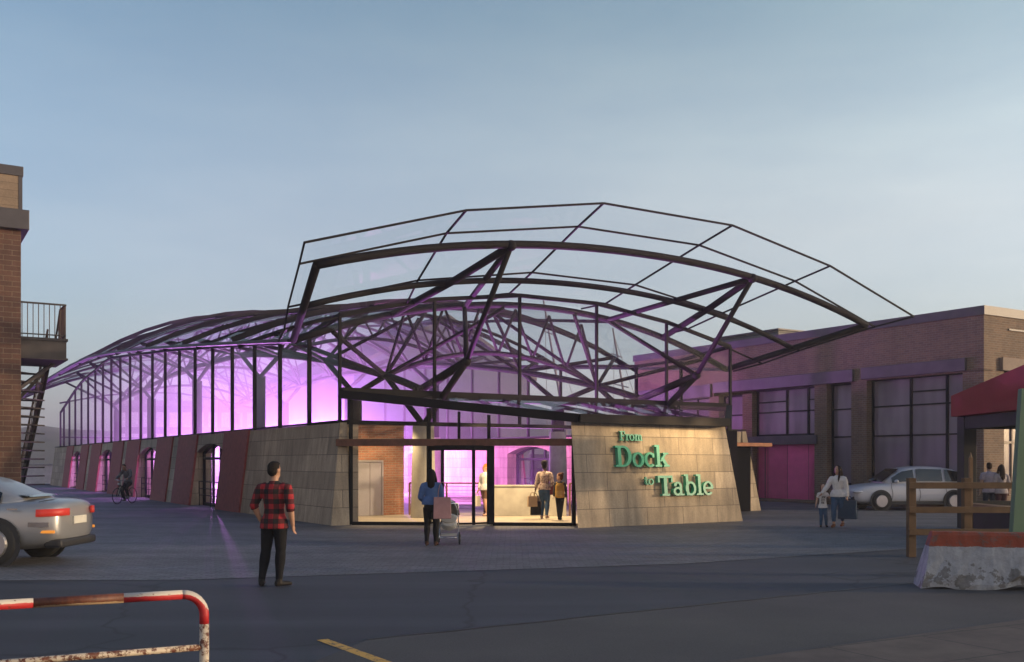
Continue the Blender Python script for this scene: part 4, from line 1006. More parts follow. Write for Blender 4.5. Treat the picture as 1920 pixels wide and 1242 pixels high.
MB().tube([(-.02, 0, .575), (-1.88, 0, .575)], .021, 12).build('lower_rail', TW, tb, smooth=True)
# ================================================================== people
def etube(mb, pts, rx, ry, xa=(1, 0, 0), n=14):
    pts = [Vector(p) for p in pts]; m = len(pts); vs = []; fs = []; xa = Vector(xa)
    for i, p in enumerate(pts):
        d = (pts[min(i+1, m-1)] - pts[max(i-1, 0)]).normalized()
        x = xa - d*xa.dot(d)
        if x.length < 1e-3: x = d.orthogonal()
        x.normalize(); y = d.cross(x)
        for k in range(n):
            a = 2*math.pi*k/n; vs.append(p + x*(rx[i]*math.cos(a)) + y*(ry[i]*math.sin(a)))
    for i in range(m-1):
        for k in range(n):
            l = (k+1) % n; fs.append((i*n+k, i*n+l, (i+1)*n+l, (i+1)*n+k))
    fs.append(tuple(range(n-1, -1, -1))); fs.append(tuple((m-1)*n+k for k in range(n)))
    mb.add(vs, fs)
def fuse(mb, name, mat, parent, vox, smooth=4):
    o = mb.build(name, mat, None)
    r = o.modifiers.new('r', 'REMESH'); r.mode = 'VOXEL'; r.voxel_size = vox; r.use_smooth_shade = True
    if smooth:
        s = o.modifiers.new('s', 'SMOOTH'); s.iterations = smooth; s.factor = .5
    dg = bpy.context.evaluated_depsgraph_get(); dg.update()
    me = bpy.data.meshes.new_from_object(o.evaluated_get(dg)); me.name = name
    o.modifiers.clear(); old = o.data; o.data = me; bpy.data.meshes.remove(old)
    if not me.materials: me.materials.append(mat)
    for p in me.polygons: p.use_smooth = True
    o.name = name; o.parent = parent
    return o
def cloth(name, col, rough=.85, var=.12, sp=14): return plain(name, col, rough, 0, var, sp, .35, 45, .12)
def P3(J, k, H): return Vector(J[k]) * H
BASE = dict(shL=(.112, .004, .787), elL=(.135, .012, .635), wrL=(.142, -.02, .49), shR=(-.112, .004, .787), elR=(-.135, .012, .635), wrR=(-.142, -.02, .49),
            hipL=(.05, 0, .50), knL=(.056, -.012, .28), anL=(.056, .012, .05), hipR=(-.05, 0, .50), knR=(-.056, -.012, .28), anR=(-.056, .012, .05),
            pel=(0, 0, .52), chest=(0, 0, .76), fL=0.0, fR=0.0, hx=0.0, hy=0.0)
def person(label, loc, rz, H, pose=None, sex='m', skin=(.42, .24, .16), top=None, topcol=None, sleeve=1.0, hem=.50, legs=None, legend=.045, shoe=(.02, .018, .018),
           hair='short', haircol=(.012, .009, .008), hturn=0, face=False, vox=None, loose=1.0, heel=False, lean=0.0, group='people around the market hall'):
    J = dict(BASE); J.update(pose or {})
    p = thing('person', label, 'person', loc, rz, group); vox = vox or .0085*H
    fem = sex == 'f'; kid = sex == 'c'
    sw_ = .92 if fem else (.86 if kid else 1.0); hw = 1.06 if fem else (.92 if kid else 1.0)
    SK = plain('skin', skin, .55, 0, .06); hs = 1.22 if kid else 1.0
    for s_ in 'LR':
        x, y, z = J['sh'+s_]
        if 'sh'+s_ not in (pose or {}): J['sh'+s_] = (x*sw_, y, z)
    c0 = Vector(J['pel']); c1 = Vector(J['chest'])
    def sp(z, k=0): # spine point
        f = (z-.52)/.24; q = c0.lerp(c1, f); return Vector((q.x, q.y, z))*H
    hd = Matrix.Translation(Vector((J['hx'] + (c1.x-c0.x)*1.3, J['hy'] + (c1.y-c0.y)*1.3, 0))*H) @ Matrix.Rotation(R(hturn), 4, 'Z')
    def hp(x, y, z): return hd @ (Vector((x*hs, y*hs, (z-.865)*hs + .865))*H)
    def torso(mb, g, z0=.46):
        Z = [.46, .50, .545, .62, .69, .76, .800, .830]
        RX = [.064*hw, .087*hw, .083*hw, .070 if not fem else .064, .080*sw_, .094*sw_, .080*sw_, .048]
        RY = [.058, .068, .064, .055, .06, .067 if not fem else .07, .054, .04]
        k = [(a, b, c) for a, b, c in zip(Z, RX, RY) if a >= z0 - .001]
        etube(mb, [sp(a) for a, b, c in k], [(b+g)*H for a, b, c in k], [(c+g)*H for a, b, c in k])
    def limb(mb, ks, rs, g, fr=1.0):
        pts = []; rr = []
        for i in range(len(ks)-1):
            a, b = P3(J, ks[i], H), P3(J, ks[i+1], H); n = 5
            for k in range(n + (1 if i == len(ks)-2 else 0)):
                u = k/n; pts.append(a.lerp(b, u)); ra, rb, bulge = rs[i]
                rr.append((ra + (rb-ra)*u + bulge*math.sin(math.pi*min(1, u*1.5)) + g)*H)
        if ks[0].startswith('sh'):
            s0 = P3(J, ks[0], H); pts.insert(0, Vector((s0.x*.55, s0.y, s0.z + .016*H))); rr.insert(0, rr[0]*.86)
        keep = max(2, int(round(len(pts)*fr))); pts, rr = pts[:keep], rr[:keep]
        etube(mb, pts, rr, rr); return pts[-1]
    ARM = [(.034*sw_, .026, .003), (.026, .0175, .003)]; LEG = [(.054*hw, .034, .0), (.033, .020, .006)]
    if kid: ARM = [(.03, .024, .0), (.023, .017, .0)]; LEG = [(.05, .036, 0), (.035, .025, .002)]
    # ---- one continuous body
    mb = MB(); torso(mb, 0)
    etube(mb, [sp(.80), sp(.845), hp(0, -.008, .90)], [.05*H, .033*H, .033*H], [.045*H, .033*H, .035*H])
    nb = len(mb.v); mb.ell((0, 0, 0), (.0445*hs*H, .056*hs*H, .066*hs*H), 18, 12)
    for i in range(nb, len(mb.v)): mb.v[i] = tuple(hp(0, 0, .936) + hd.to_3x3() @ Vector(mb.v[i]))
    nb = len(mb.v); mb.ell((0, 0, 0), (.034*hs*H, .042*hs*H, .042*hs*H), 14, 9)
    for i in range(nb, len(mb.v)): mb.v[i] = tuple(hp(0, -.016, .897) + hd.to_3x3() @ Vector(mb.v[i]))
    etube(mb, [hp(0, -.052, .935), hp(0, -.063, .916), hp(0, -.052, .909)], [.004*H, .008*H, .007*H], [.005*H, .007*H, .005*H])
    for e in (-1, 1): etube(mb, [hp(e*.042, .004, .915), hp(e*.048, .008, .93), hp(e*.045, .008, .945)], [.005*H, .007*H, .005*H], [.008*H, .012*H, .008*H])
    for s_, e in (('L', 1), ('R', -1)):
        limb(mb, ['sh'+s_, 'el'+s_, 'wr'+s_], ARM, 0)
        a, b = P3(J, 'el'+s_, H), P3(J, 'wr'+s_, H); d = (b-a).normalized()
        if 'hd'+s_ in J: d = Vector(J['hd'+s_]).normalized()
        side = Vector((0, 1, 0)) - d*d.y
        if side.length < .2: side = Vector((0, 0, 1)) - d*d.z
        side.normalize(); nrm = d.cross(side)*(-e)
        curl = J.get('cu'+s_, .35)
        etube(mb, [b, b + d*.022*H, b + d*.045*H], [.016*H, .021*H, .019*H], [.012*H, .011*H, .009*H], side)
        for k, ln in enumerate((.040, .045, .042, .033)):
            o_ = b + d*.04*H + side*(-.0145 + .0097*k)*H
            d2 = (d + nrm*curl*(-.9)).normalized(); d3 = (d + nrm*(-curl*2.2)).normalized()
            p2 = o_ + d2*ln*.5*H; etube(mb, [o_, p2, p2 + d3*ln*.5*H], [.0056*H, .0052*H, .004*H], [.0056*H, .0052*H, .004*H], n=8)
        th = b + d*.012*H - side*.014*H; t2 = th + (d*.7 - side*.7).normalized()*.022*H
        etube(mb, [th, t2, t2 + (d - side*.2).normalized()*.018*H], [.0075*H, .0062*H, .005*H], [.0075*H, .0062*H, .005*H], n=8)
        limb(mb, ['hip'+s_, 'kn'+s_, 'an'+s_], LEG, 0)
        an = P3(J, 'an'+s_, H); fa = R(J['f'+s_]); fd = Vector((math.sin(fa), -math.cos(fa), 0))
        zt = .018*H if not heel else .016*H
        etube(mb, [an - fd*.022*H - Vector((0, 0, .02*H)), an + fd*.03*H - Vector((0, 0, .018*H)), Vector((an.x, an.y, max(an.z-.035*H, .014*H))) + fd*.095*H], [.017*H, .018*H, .015*H], [.016*H, .014*H, .008*H])
    fuse(mb, 'body', SK, p, vox)
    # ---- clothes
    if top:
        mb = MB(); g = .0105*loose; torso(mb, g, hem)
        etube(mb, [sp(hem-.006), sp(hem+.05), sp(hem+.10)], [(.112*hw+g)*H, (.104*hw+g)*H, (.080*hw+g)*H], [(.074+g)*H, (.072+g)*H, (.06+g)*H])
        for s_ in 'LR': limb(mb, ['sh'+s_, 'el'+s_, 'wr'+s_], [(a+.001, b_, c) for a, b_, c in ARM], .0085*loose, sleeve)
        etube(mb, [sp(.815), sp(.848)], [.047*H, .040*H], [.045*H, .041*H])
        fuse(mb, 'shirt', top, p, vox)
    if legs:
        mb = MB(); g = .0075
        etube(mb, [sp(.455), sp(.50), sp(.545), sp(.575)], [(.068*hw+g)*H, (.088*hw+g)*H, (.085*hw+g)*H, (.08*hw+g)*H], [(.06+g)*H, (.07+g)*H, (.066+g)*H, (.06+g)*H])
        for s_ in 'LR': limb(mb, ['hip'+s_, 'kn'+s_, 'an'+s_], LEG, g, legend)
        fuse(mb, 'trousers', legs, p, vox)
    SH = cloth('shoe', shoe, .5, .1)
    for s_ in 'LR':
        an = P3(J, 'an'+s_, H); fa = R(J['f'+s_]); fd = Vector((math.sin(fa), -math.cos(fa), 0)); zf = an.z - .05*H
        mb = MB(); hz = .02*H if heel else 0
        etube(mb, [an + Vector((0, 0, .012*H)), an - Vector((0, 0, .018*H))], [.027*H]*2, [.027*H, .03*H])
        etube(mb, [Vector((an.x, an.y, zf + .024*H + hz)) - fd*.03*H, Vector((an.x, an.y, zf + .024*H + hz*.6)) + fd*.03*H, Vector((an.x, an.y, zf+.02*H)) + fd*.085*H, Vector((an.x, an.y, zf+.016*H)) + fd*.112*H], [.024*H, .028*H, .028*H, .014*H], [.024*H, .022*H, .019*H, .013*H])
        if heel: etube(mb, [Vector((an.x, an.y, zf+.03*H)) - fd*.025*H, Vector((an.x, an.y, zf+.003*H)) - fd*.03*H], [.014*H, .01*H], [.014*H, .01*H])
        fuse(mb, 'shoe', SH, p, vox*.9, 2)
    # ---- hair
    HR = plain('hair', haircol, .75, 0, .35, 60, .6, 120, .15)
    mb = MB()
    def ball(x, y, z, rx, ry, rz_):
        nb = len(mb.v); mb.ell((0, 0, 0), (rx*hs*H, ry*hs*H, rz_*hs*H), 18, 12)
        for i in range(nb, len(mb.v)): mb.v[i] = tuple(hp(x, y, z) + hd.to_3x3() @ Vector(mb.v[i]))
    ball(0, .010, .951, .0475, .0545, .056); ball(0, .022, .93, .044, .042, .05)
    if hair == 'short': ball(0, -.012, .985, .036, .042, .02)
    if hair == 'long':
        etube(mb, [hp(0, .03, .95), hp(0, .045, .90), hp(0, .055, .83), hp(0, .06, .755), hp(0, .058, .70)], [v_*H for v_ in (.044, .05, .052, .045, .02)], [v_*H for v_ in (.03, .03, .028, .024, .012)])
        for e in (-1, 1): etube(mb, [hp(e*.036, -.012, .965), hp(e*.049, -.008, .91), hp(e*.054, -.022, .85), hp(e*.052, -.045, .76), hp(e*.05, -.05, .71)], [v_*H for v_ in (.014, .016, .02, .018, .008)], [v_*H for v_ in (.024, .028, .026, .02, .008)])
    if hair == 'side':
        etube(mb, [hp(0, .03, .95), hp(.01, .04, .89), hp(.02, .03, .82)], [v_*H for v_ in (.044, .046, .03)], [v_*H for v_ in (.03, .03, .02)])
        for e in (-1, 1): etube(mb, [hp(e*.04, .0, .95), hp(e*.046, -.002, .90), hp(e*.046, -.002, .85)], [v_*H for v_ in (.014, .016, .012)], [v_*H for v_ in (.024, .022, .014)])
    if hair == 'curly':
        rng = random.Random(4)
        for k in range(26):
            a, b_ = rng.uniform(0, 6.28), rng.uniform(-.1, 1.4)
            x, y, z = .047*math.cos(a)*math.cos(b_), .018 + .05*math.sin(a)*math.cos(b_), .945 + .055*math.sin(b_)
            if y > -.03 or z > .965: ball(x, y, z, .016, .016, .016)
    if hair == 'updo': ball(0, .018, .985, .052, .056, .045); ball(0, .03, 1.005, .05, .05, .035); ball(.012, .05, .98, .04, .035, .04)
    if hair == 'bun': ball(.0, .05, .985, .026, .026, .026); ball(0, .03, .91, .038, .03, .04)
    fuse(mb, 'hair', HR, p, vox*.9, 3)
    if face:
        EY = plain('eye_dark', (.02, .015, .012), .3); LP = plain('lip', (.28, .09, .08), .5)
        for e in (-1, 1): MB().ell(hp(e*.017, -.0505, .936), (.006*H, .004*H, .0045*H), 8, 6).build('eye', EY, p, smooth=True)
        MB().ell(hp(0, -.0545, .893), (.012*H, .004*H, .004*H), 8, 6).build('mouth', LP, p, smooth=True)
    return p, J, SK
def plaid():
    m, nt, b = _mat('plaid_flannel'); co = objco(nt); sp = nd(nt, 'ShaderNodeSeparateXYZ'); nt.links.new(co, sp.inputs[0])
    def stripe(src, per, ph):
        a = nd(nt, 'ShaderNodeMath', operation='MULTIPLY_ADD'); nt.links.new(src, a.inputs[0]); a.inputs[1].default_value = 1/per; a.inputs[2].default_value = ph
        f = nd(nt, 'ShaderNodeMath', operation='FRACT'); nt.links.new(a.outputs[0], f.inputs[0])
        return ramp(nt, f.outputs[0], .47, .53)
    sx, sz = stripe(sp.outputs[0], .145, .25), stripe(sp.outputs[2], .142, .1)
    s_ = mixc(nt, .5, sx, sz)
    n = nd(nt, 'ShaderNodeValToRGB'); nt.links.new(s_, n.inputs[0]); e = n.color_ramp.elements; n.color_ramp.interpolation = 'CONSTANT'
    e[0].position = 0; e[0].color = (.30, .016, .022, 1); e[1].position = .25; e[1].color = (.075, .008, .011, 1); k = e.new(.75); k.color = (.007, .006, .007, 1)
    c = mixc(nt, 1, n.outputs[0], ramp(nt, noise(nt, co, 220, 2), .3, .7, (.8,)*3, (1.2,)*3), 'MULTIPLY')
    nt.links.new(c, b.inputs['Base Color']); b.inputs['Roughness'].default_value = .9; bump(nt, b, noise(nt, co, 16, 4), .5, .02); return m
def floral():
    m, nt, b = _mat('patterned_blouse'); co = objco(nt); n = noise(nt, co, 22, 3, .6)
    nt.links.new(ramp(nt, n, .45, .6, (.42, .33, .27), (.16, .09, .08)), b.inputs['Base Color']); b.inputs['Roughness'].default_value = .8; return m
def stripes():
    m, nt, b = _mat('striped_jumper'); co = objco(nt); sp = nd(nt, 'ShaderNodeSeparateXYZ'); nt.links.new(co, sp.inputs[0])
    a = nd(nt, 'ShaderNodeMath', operation='MULTIPLY'); nt.links.new(sp.outputs[2], a.inputs[0]); a.inputs[1].default_value = 18
    f = nd(nt, 'ShaderNodeMath', operation='FRACT'); nt.links.new(a.outputs[0], f.inputs[0])
    nt.links.new(ramp(nt, f.outputs[0], .5, .6, (.05, .055, .07), (.25, .25, .26)), b.inputs['Base Color']); b.inputs['Roughness'].default_value = .9; return m
BLKJ = cloth('black_jeans', (.012, .012, .014)); BLUEJ = cloth('blue_jeans', (.045, .085, .15)); 
# man in plaid
man, J, SK = person('man seen from behind in a red and black plaid shirt and black jeans', (-3.45, 14.45, .006), R(171), 1.80,
       dict(elL=(.158, .035, .65), wrL=(.125, -.015, .53), elR=(-.148, .03, .632), wrR=(-.155, -.005, .49), knL=(.078, -.018, .28), anL=(.098, .02, .05), knR=(-.05, -.01, .28), anR=(-.052, .03, .05), fL=20, fR=-40),
       'm', (.40, .22, .14), plaid(), None, .68, .468, BLKJ, 1.0, hturn=-16, vox=.010)
# woman pushing the stroller
WX, WY = -1.72, 21.3
person('woman with long black hair in a blue blouse and black trousers pushing the white stroller', (WX, WY, .006), R(178), 1.64,
       dict(elL=(.145, .01, .64), wrL=(.11, -.15, .575), elR=(-.13, -.01, .64), wrR=(-.10, -.16, .575), anL=(.058, .05, .055), knL=(.056, .0, .29), anR=(-.05, -.02, .05), fL=4, fR=-4),
       'f', (.33, .19, .13), cloth('blue_blouse', (.075, .13, .27)), None, 1.0, .545, BLKJ, .97, (.05, .025, .018), 'long', loose=1.5, heel=True)
st = thing('stroller', 'white baby stroller with brown lined hood pushed towards the entrance', 'stroller', (WX + .33, WY + .72, .006), R(182))
st.scale = (.86, .9, .92)
CREAM = plain('cream_fabric', (.52, .5, .45), .8, 0, .06, 6, .2, 60); BRN = plain('brown_lining', (.12, .07, .055), .85)
mb = MB(); etube(mb, [(0, -.40, .50), (0, -.36, .46), (0, .30, .46), (0, .38, .52)], [.15, .2, .2, .16], [.1, .14, .14, .1]); etube(mb, [(0, -.42, .62), (0, .42, .62)], [.215, .215], [.10, .10]); fuse(mb, 'bassinet', CREAM, st, .012, 3)
mb = MB(); n = 9; vs = []; fs = []
for i in range(n):
    a = math.pi*.62*i/(n-1)
    for k in range(9):
        b2 = math.pi*k/8; rr_ = .38
        vs.append((.24*math.cos(b2), .06 + rr_*math.cos(a)*math.sin(b2)*-1*.95 + .0, .66 + rr_*math.sin(a)*math.sin(b2) + .02*math.sin(b2)))
for i in range(n-1):
    for k in range(8): fs.append((i*9+k, i*9+k+1, (i+1)*9+k+1, (i+1)*9+k))
hd_ = mb.add(vs, fs).build('hood', CREAM, st, smooth=True); sm_ = hd_.modifiers.new('solid', 'SOLIDIFY'); sm_.thickness = .018
MB().tube([(.24*math.cos(math.pi*k/12), -.25 + .55*0, .66 + .36*math.sin(math.pi*k/12)) for k in range(13)], .03, 8).build('hood_rim', BRN, st, smooth=True)
mb = MB()
for s_ in (-1, 1):
    mb.tube([(s_*.24, .52, .98), (s_*.24, .30, .62), (s_*.24, -.34, .17)], .014, 8); mb.tube([(s_*.24, -.25, .5), (s_*.24, .36, .16)], .014, 8)
mb.tube([(-.24, -.34, .17), (.24, -.34, .17)], .012, 8); mb.tube([(-.24, .36, .16), (.24, .36, .16)], .012, 8); mb.tube([(-.24, .52, .98), (.24, .52, .98)], .018, 10)
mb.build('frame', CHROME, st, smooth=True)
MB().box(-.2, -.25, .2, .2, .3, .23).build('basket', CREAM, st)
for s_ in (-1, 1):
    for y, r_ in ((.36, .15), (-.38, .10)):
        wh = MB().tube([(s_*.27, y + (r_-.018)*math.cos(2*math.pi*k/20), r_ + (r_-.018)*math.sin(2*math.pi*k/20)) for k in range(20)], .02, 8, closed=True).build('wheel', RUBBER, st, smooth=True)
        rm = MB(); rm.lathe([(r_*.2, -.02), (r_*.2, .02)], 10, (s_*.27, y, r_), 'x')
        for k in range(6): a = math.pi*k/3; rm.beam((s_*.27, y, r_), (s_*.27, y+(r_-.02)*math.cos(a), r_+(r_-.02)*math.sin(a)), .016, .012, (1, 0, 0))
        rm.build('spokes', CREAM, wh)
def bag(label, loc, rz, w_, d_, h_, col, handle=.14, name='bag', cat='bag', hm=None, taper=.94, rough=.8, straps=True):
    b = thing(name, label, cat, loc, rz, 'bags carried by the people'); m = cloth('bag_fabric', col, rough, .1, 8)
    mb = MB(); w2, d2 = w_/2*taper, d_/2*.75
    vs = [(-w_/2, -d_/2, 0), (w_/2, -d_/2, 0), (w_/2, d_/2, 0), (-w_/2, d_/2, 0), (-w2, -d2, h_), (w2, -d2, h_), (w2, d2, h_), (-w2, d2, h_)]
    mb.add(vs, [(3,2,1,0), (4,5,6,7), (0,1,5,4), (1,2,6,5), (2,3,7,6), (3,0,4,7)]).build('bag_body', m, b, bevel=min(.012, d_*.15))
    for y in (-d2*.9, d2*.9):
        pts = [(w2*.5*math.cos(math.pi*k/10), y*(1-.8*math.sin(math.pi*k/10)), h_ - .02 + (handle+.02)*math.sin(math.pi*k/10)) for k in range(11)]
        MB().tube(pts, .008, 6).build('handle', hm or m, b, smooth=True)
    return b
bag('dusty pink tote bag hanging behind the woman with the stroller', (WX + .24, WY - .17, .60), R(4), .38, .12, .46, (.33, .19, .19), .32)
# woman in white inside the doors
pw = hl(5.31, .83, .08)
person('woman with curly ginger hair, white blouse and brown shorts inside the glass door', pw, R(-40), 1.66,
       dict(elL=(.14, .03, .64), wrL=(.15, .0, .50), elR=(-.14, .02, .64), wrR=(-.15, -.03, .50), knL=(.05, -.06, .285), anL=(.05, -.02, .05), knR=(-.045, .02, .285), anR=(-.04, .10, .07), fL=0, fR=0),
       'f', (.45, .26, .17), cloth('white_blouse', (.72, .70, .66)), None, .95, .50, cloth('brown_shorts', (.13, .075, .05)), .42, (.35, .22, .15), 'curly', (.42, .15, .03), hturn=-38, loose=1.4, face=True)
bag('plain tan paper bag in the ginger-haired woman\'s left hand', (pw.x + .25, pw.y - .02, .36), R(10), .26, .12, .36, (.42, .28, .14), .14)
bag('white and dark paper bag carried low by the ginger-haired woman', (pw.x - .26, pw.y + .02, .38), R(30), .22, .12, .34, (.45, .42, .38), .12)
# woman and child leaving with shopping
pb_ = Vector((.99, 30.3, .08))
person('woman with dark hair piled up in a patterned blouse and blue jeans carrying shopping bags', pb_, R(172), 1.72,
       dict(elL=(.135, .0, .635), wrL=(.165, -.02, .50), elR=(-.14, .03, .64), wrR=(-.12, -.03, .52), knL=(.045, -.05, .285), anL=(.05, -.02, .05), knR=(-.05, .0, .285), anR=(-.045, .07, .06), fL=10, fR=-10),
       'f', (.12, .06, .04), floral(), None, .86, .52, BLUEJ, .97, (.40, .27, .22), 'updo', hturn=-10, loose=1.3)
hb = Vector((pb_.x - .30, pb_.y + .03, .85))
bag('tan paper shopping bag, leftmost of the three hanging in a bunch', hb + Vector((-.07, -.10, -.40)), R(20), .30, .12, .32, (.40, .28, .17), .12)
bag('black paper shopping bag hanging lowest of the bunch of three', hb + Vector((.03, -.02, -.66)), R(10), .32, .12, .42, (.02, .02, .022), .24)
bag('grey paper shopping bag nearest the jeans of the woman', hb + Vector((.19, .04, -.45)), R(25), .24, .1, .38, (.26, .21, .19), .14)
rb_ = thing('shoulder_bag', 'dark red leather shoulder bag on a long strap at the patterned woman\'s side', 'bag', pb_ + Vector((.22, -.03, .73)), R(-8))
LEA = cloth('red_leather', (.14, .02, .025), .45); MB().box(-.11, -.06, 0, .11, .05, .30).build('bag_body', LEA, rb_, bevel=.02); MB().box(-.115, -.065, .17, .115, -.058, .305).build('flap', LEA, rb_)
MB().tube([(-.08, 0, .3), (-.13, -.06, .58), (-.12, -.02, .72)], .012, 6).build('strap', LEA, rb_, smooth=True)
pk = Vector((1.43, 29.75, .08))
person('child in dark clothes with auburn hair in a bun looking sideways inside the entrance', pk, R(172), 1.36,
       dict(elL=(.12, .02, .65), wrL=(.13, -.02, .52), anL=(.02, .0, .05), knL=(.035, 0, .28), anR=(-.02, .05, .05), knR=(-.035, .0, .28), fL=5, fR=-5),
       'c', (.45, .26, .18), cloth('grey_jacket', (.05, .05, .055)), None, 1.0, .50, BLKJ, 1.0, (.015, .015, .015), 'bun', (.10, .03, .015), hturn=75, face=True)
bp = thing('backpack', 'mustard yellow backpack worn by the child inside the entrance', 'backpack', pk + Vector((-.01, -.15, .66)), R(-6))
MUS = cloth('mustard', (.36, .21, .05), .8); mb = MB(); etube(mb, [(0, 0, 0), (0, 0, .04), (0, 0, .36), (0, 0, .44)], [.10, .145, .135, .08], [.05, .075, .075, .04]); fuse(mb, 'pack', MUS, bp, .012, 3)
MB().box(-.09, -.105, .05, .09, -.06, .21).build('pocket', cloth('mustard_pocket', (.42, .27, .09), .8), bp, bevel=.02)
for e in (-1, 1): MB().tube([(e*.08, .05, .42), (e*.10, .12, .46), (e*.10, .24, .40)], .018, 6).build('strap', MUS, bp, smooth=True)
# mother and girl on the right
pm = Vector((8.95, 27.35, .006))
person('woman with long dark hair, white cardigan and blue jeans leading a little girl', pm, R(-35), 1.70,
       dict(elL=(.13, .02, .64), wrL=(.15, -.01, .50), elR=(-.16, -.03, .66), wrR=(-.23, -.10, .545), knL=(.05, .03, .285), anL=(.05, .10, .065), knR=(-.045, -.07, .285), anR=(-.045, -.06, .05), fL=0, fR=0),
       'f', (.40, .23, .15), cloth('white_knit', (.60, .58, .55)), None, .97, .50, BLUEJ, .93, (.16, .06, .025), 'long', (.018, .01, .008), hturn=-25, loose=1.45, heel=True, face=True)
bag('large slate blue tote bag hanging from the white-clad woman\'s left hand', pm + Vector((.235, -.10, .24)), R(-30), .50, .16, .52, (.035, .055, .085), .12)
pg_ = Vector((8.6, 27.55, .006))
girl, JG, _ = person('little girl in a white printed T-shirt and blue jeans holding the woman\'s hand', pg_, R(-12), 1.16,
       dict(elL=(.15, -.0, .70), wrL=(.20, -.02, .80), elR=(-.135, .02, .65), wrR=(-.16, -.0, .51), knL=(.06, -.04, .28), anL=(.085, .02, .05), knR=(-.04, -.02, .28), anR=(-.045, .0, .05), fL=8, fR=-8),
       'c', (.46, .28, .2), cloth('white_tee', (.62, .6, .57)), None, .42, .46, BLUEJ, .97, (.02, .018, .018), 'side', (.10, .035, .018), hturn=8, face=True)
mb = MB(); INK = plain('shirt_ink', (.01, .01, .012), .8)
for r_, xs in enumerate((((-.055, 0), (-.012, 1), (.03, 2)), ((-.045, 2), (0.0, 3)), ((-.05, 1), (-.005, 2)))):
    for x, k in xs:
        z = .80 - .075*r_; y = -.104
        if k == 0: mb.box(x, y, z, x+.035, y+.006, z+.012); mb.box(x+.024, y, z+.013, x+.035, y+.006, z+.055)
        if k == 1: mb.box(x, y, z, x+.01, y+.006, z+.055); mb.box(x+.024, y, z, x+.034, y+.006, z+.055); mb.box(x+.011, y, z+.043, x+.023, y+.006, z+.055)
        if k == 2: mb.box(x, y, z, x+.01, y+.006, z+.055); mb.box(x+.011, y, z+.043, x+.034, y+.006, z+.055); mb.box(x+.011, y, z+.021, x+.03, y+.006, z+.033); mb.box(x+.011, y, z, x+.034, y+.006, z+.011)
        if k == 3: mb.prism([(x, y, z+.055), (x+.012, y, z+.055), (x+.026, y, z), (x+.016, y, z)], (0, .006, 0)); mb.prism([(x+.042, y, z+.055), (x+.030, y, z+.055), (x+.0165, y, z), (x+.026, y, z)], (0, .0062, 0))
mb.build('shirt_print', INK, girl)
# cyclist
pc = Vector((-16.72, 43.0, .006))
bk = thing('bicycle', 'dark upright bicycle ridden towards us along the hall', 'bicycle', pc, R(-14))
BKF = plain('bike_frame', (.03, .03, .035), .4, .4)
for y in (-.52, .52):
    wh = MB().tube([(0, y + .33*math.cos(2*math.pi*k/28), .345 + .33*math.sin(2*math.pi*k/28)) for k in range(28)], .018, 8, closed=True).build('wheel', RUBBER, bk, smooth=True)
    sp_ = MB()
    for k in range(10): a = 2*math.pi*k/10; sp_.tube([(0, y, .345), (0, y+.32*math.cos(a), .345+.32*math.sin(a))], .003, 4)
    sp_.build('spokes', CHROME, wh)
mb = MB()
for p_, q_ in (((0, .1, .30), (0, -.34, .84)), ((0, .1, .30), (0, .22, .84)), ((0, .2, .72), (0, -.34, .78)), ((0, .1, .3), (0, .52, .345)), ((0, .2, .74), (0, .52, .345)), ((0, -.32, .98), (0, -.36, .72)), ((-.05, -.36, .7), (-.05, -.52, .345)), ((.05, -.36, .7), (.05, -.52, .345))): mb.tube([p_, q_], .017, 8)
mb.build('frame', BKF, bk, smooth=True)
MB().tube([(-.31, -.2, 1.04), (-.26, -.32, 1.05), (0, -.34, 1.0), (.26, -.32, 1.05), (.31, -.2, 1.04)], .013, 8).build('handlebar', CHROME, bk, smooth=True)
MB().ell((0, .25, .90), (.10, .14, .04)).build('saddle', BLACKP, bk, smooth=True)
MB().ell((0, -.42, .86), (.05, .05, .05)).build('headlamp', plain('lamp_lens', (.6, .6, .6), .2), bk, smooth=True)
MB().box(-.02, .1-.17, .2, .02, .1+.17, .23).build('crank', BKF, bk)
person('cyclist in a striped jumper and dark trousers riding towards us beside the rust panels', pc + Vector((.0, .10, .0)), R(-14), 1.70,
       dict(pel=(0, .11, .565), chest=(0, .05, .79), shL=(.105, .04, .835), shR=(-.105, .04, .835), elL=(.175, -.04, .70), wrL=(.165, -.19, .632), elR=(-.175, -.04, .70), wrR=(-.165, -.19, .632),
            hipL=(.055, .10, .54), hipR=(-.055, .10, .54), knL=(.07, -.10, .40), anL=(.06, .02, .19), knR=(-.065, -.07, .30), anR=(-.06, .04, .11), hdL=(0, -1, -.2), hdR=(0, -1, -.2), cuL=1.0, cuR=1.0),
       'm', (.36, .2, .14), stripes(), None, .95, .53, cloth('dark_trousers', (.04, .035, .04)), 1.0, (.3, .3, .3), 'short', (.02, .012, .01), hturn=0, face=True)
# two people behind the stall
person('man with short brown hair in a pale T-shirt beyond the stall counter', (14.95, 31.2, .006), R(175), 1.78, {}, 'm', (.33, .2, .14), cloth('lilac_tee', (.30, .27, .31)), None, .45, .48, cloth('navy_trousers', (.03, .035, .05)), 1.0, hair='short', haircol=(.04, .022, .014))
person('woman with long dark hair in a pale top standing beside the man beyond the stall', (15.28, 31.1, .006), R(178), 1.72, {}, 'f', (.33, .2, .14), cloth('pale_top', (.34, .3, .3)), None, .5, .48, cloth('plum_trousers', (.07, .035, .04)), 1.0, hair='long', haircol=(.025, .014, .012))

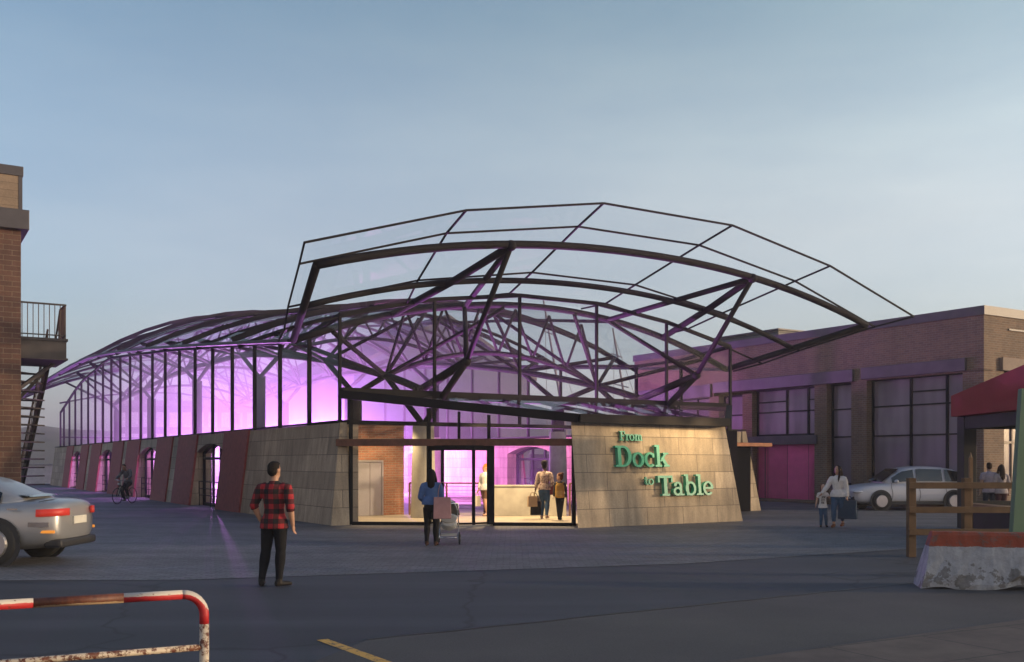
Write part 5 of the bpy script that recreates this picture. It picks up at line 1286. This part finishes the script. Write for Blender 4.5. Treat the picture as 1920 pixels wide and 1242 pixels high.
# ================================================================== air: thin evening haze over the whole place
hz = MB().box(-520, -70, -1, 520, 580, 26).build('haze'); hz['kind'] = 'stuff'
hm = bpy.data.materials.new('haze'); hm.use_nodes = True; hn = hm.node_tree; hn.nodes.clear()
ho = hn.nodes.new('ShaderNodeOutputMaterial'); pv_ = hn.nodes.new('ShaderNodeVolumePrincipled')
pv_.inputs['Color'].default_value = (.86, .88, .92, 1); pv_.inputs['Density'].default_value = .0009; pv_.inputs['Anisotropy'].default_value = .2
hn.links.new(pv_.outputs[0], ho.inputs['Volume']); hz.data.materials.append(hm)
# violet lit fog hanging under the hall roof
mb = MB(); vs = []; tt = [12, 16, 20, 24, 28, 32, 36, 40, 44, 48, 52, 56]; sS = [.75] + [1.5 + (mir(1.5) - 1.5)*k/8 for k in range(9)] + [mir(.75)]
for t in tt:
    for s in sS: vs.append((s, t, min(lerp(HEAD, t) + .0, RZ(s, t) - .35) if s in (sS[0], sS[-1]) else RZ(s, t) - .35))
    for s in sS: vs.append((s, t, .12))
n = len(sS); fs = []
for i in range(len(tt)-1):
    a, b = i*2*n, (i+1)*2*n
    for k in range(n-1): fs += [(a+k, a+k+1, b+k+1, b+k), (a+n+k+1, a+n+k, b+n+k, b+n+k+1)]
    fs += [(a, b, b+n, a+n), (a+n-1, a+2*n-1, b+2*n-1, b+n-1)]
for a in (0, (len(tt)-1)*2*n):
    for k in range(n-1): fs.append((a+k, a+k+1, a+n+k+1, a+n+k))
fg = mb.add(vs, fs).build('violet_fog'); fg['kind'] = 'stuff'; fg.location = P0; fg.rotation_euler = (0, 0, HALL_ANG)
fm = bpy.data.materials.new('violet_fog'); fm.use_nodes = True; hn = fm.node_tree; hn.nodes.clear()
ho = hn.nodes.new('ShaderNodeOutputMaterial'); pv_ = hn.nodes.new('ShaderNodeVolumePrincipled')
pv_.inputs['Color'].default_value = (.9, .88, .95, 1); pv_.inputs['Density'].default_value = .015; pv_.inputs['Anisotropy'].default_value = .0
hn.links.new(pv_.outputs[0], ho.inputs['Volume']); fg.data.materials.append(fm)
for m in bpy.data.materials:
    if m.use_nodes and m.name.startswith(('clear_glass', 'roof_glass')): m.use_transparent_shadow = True
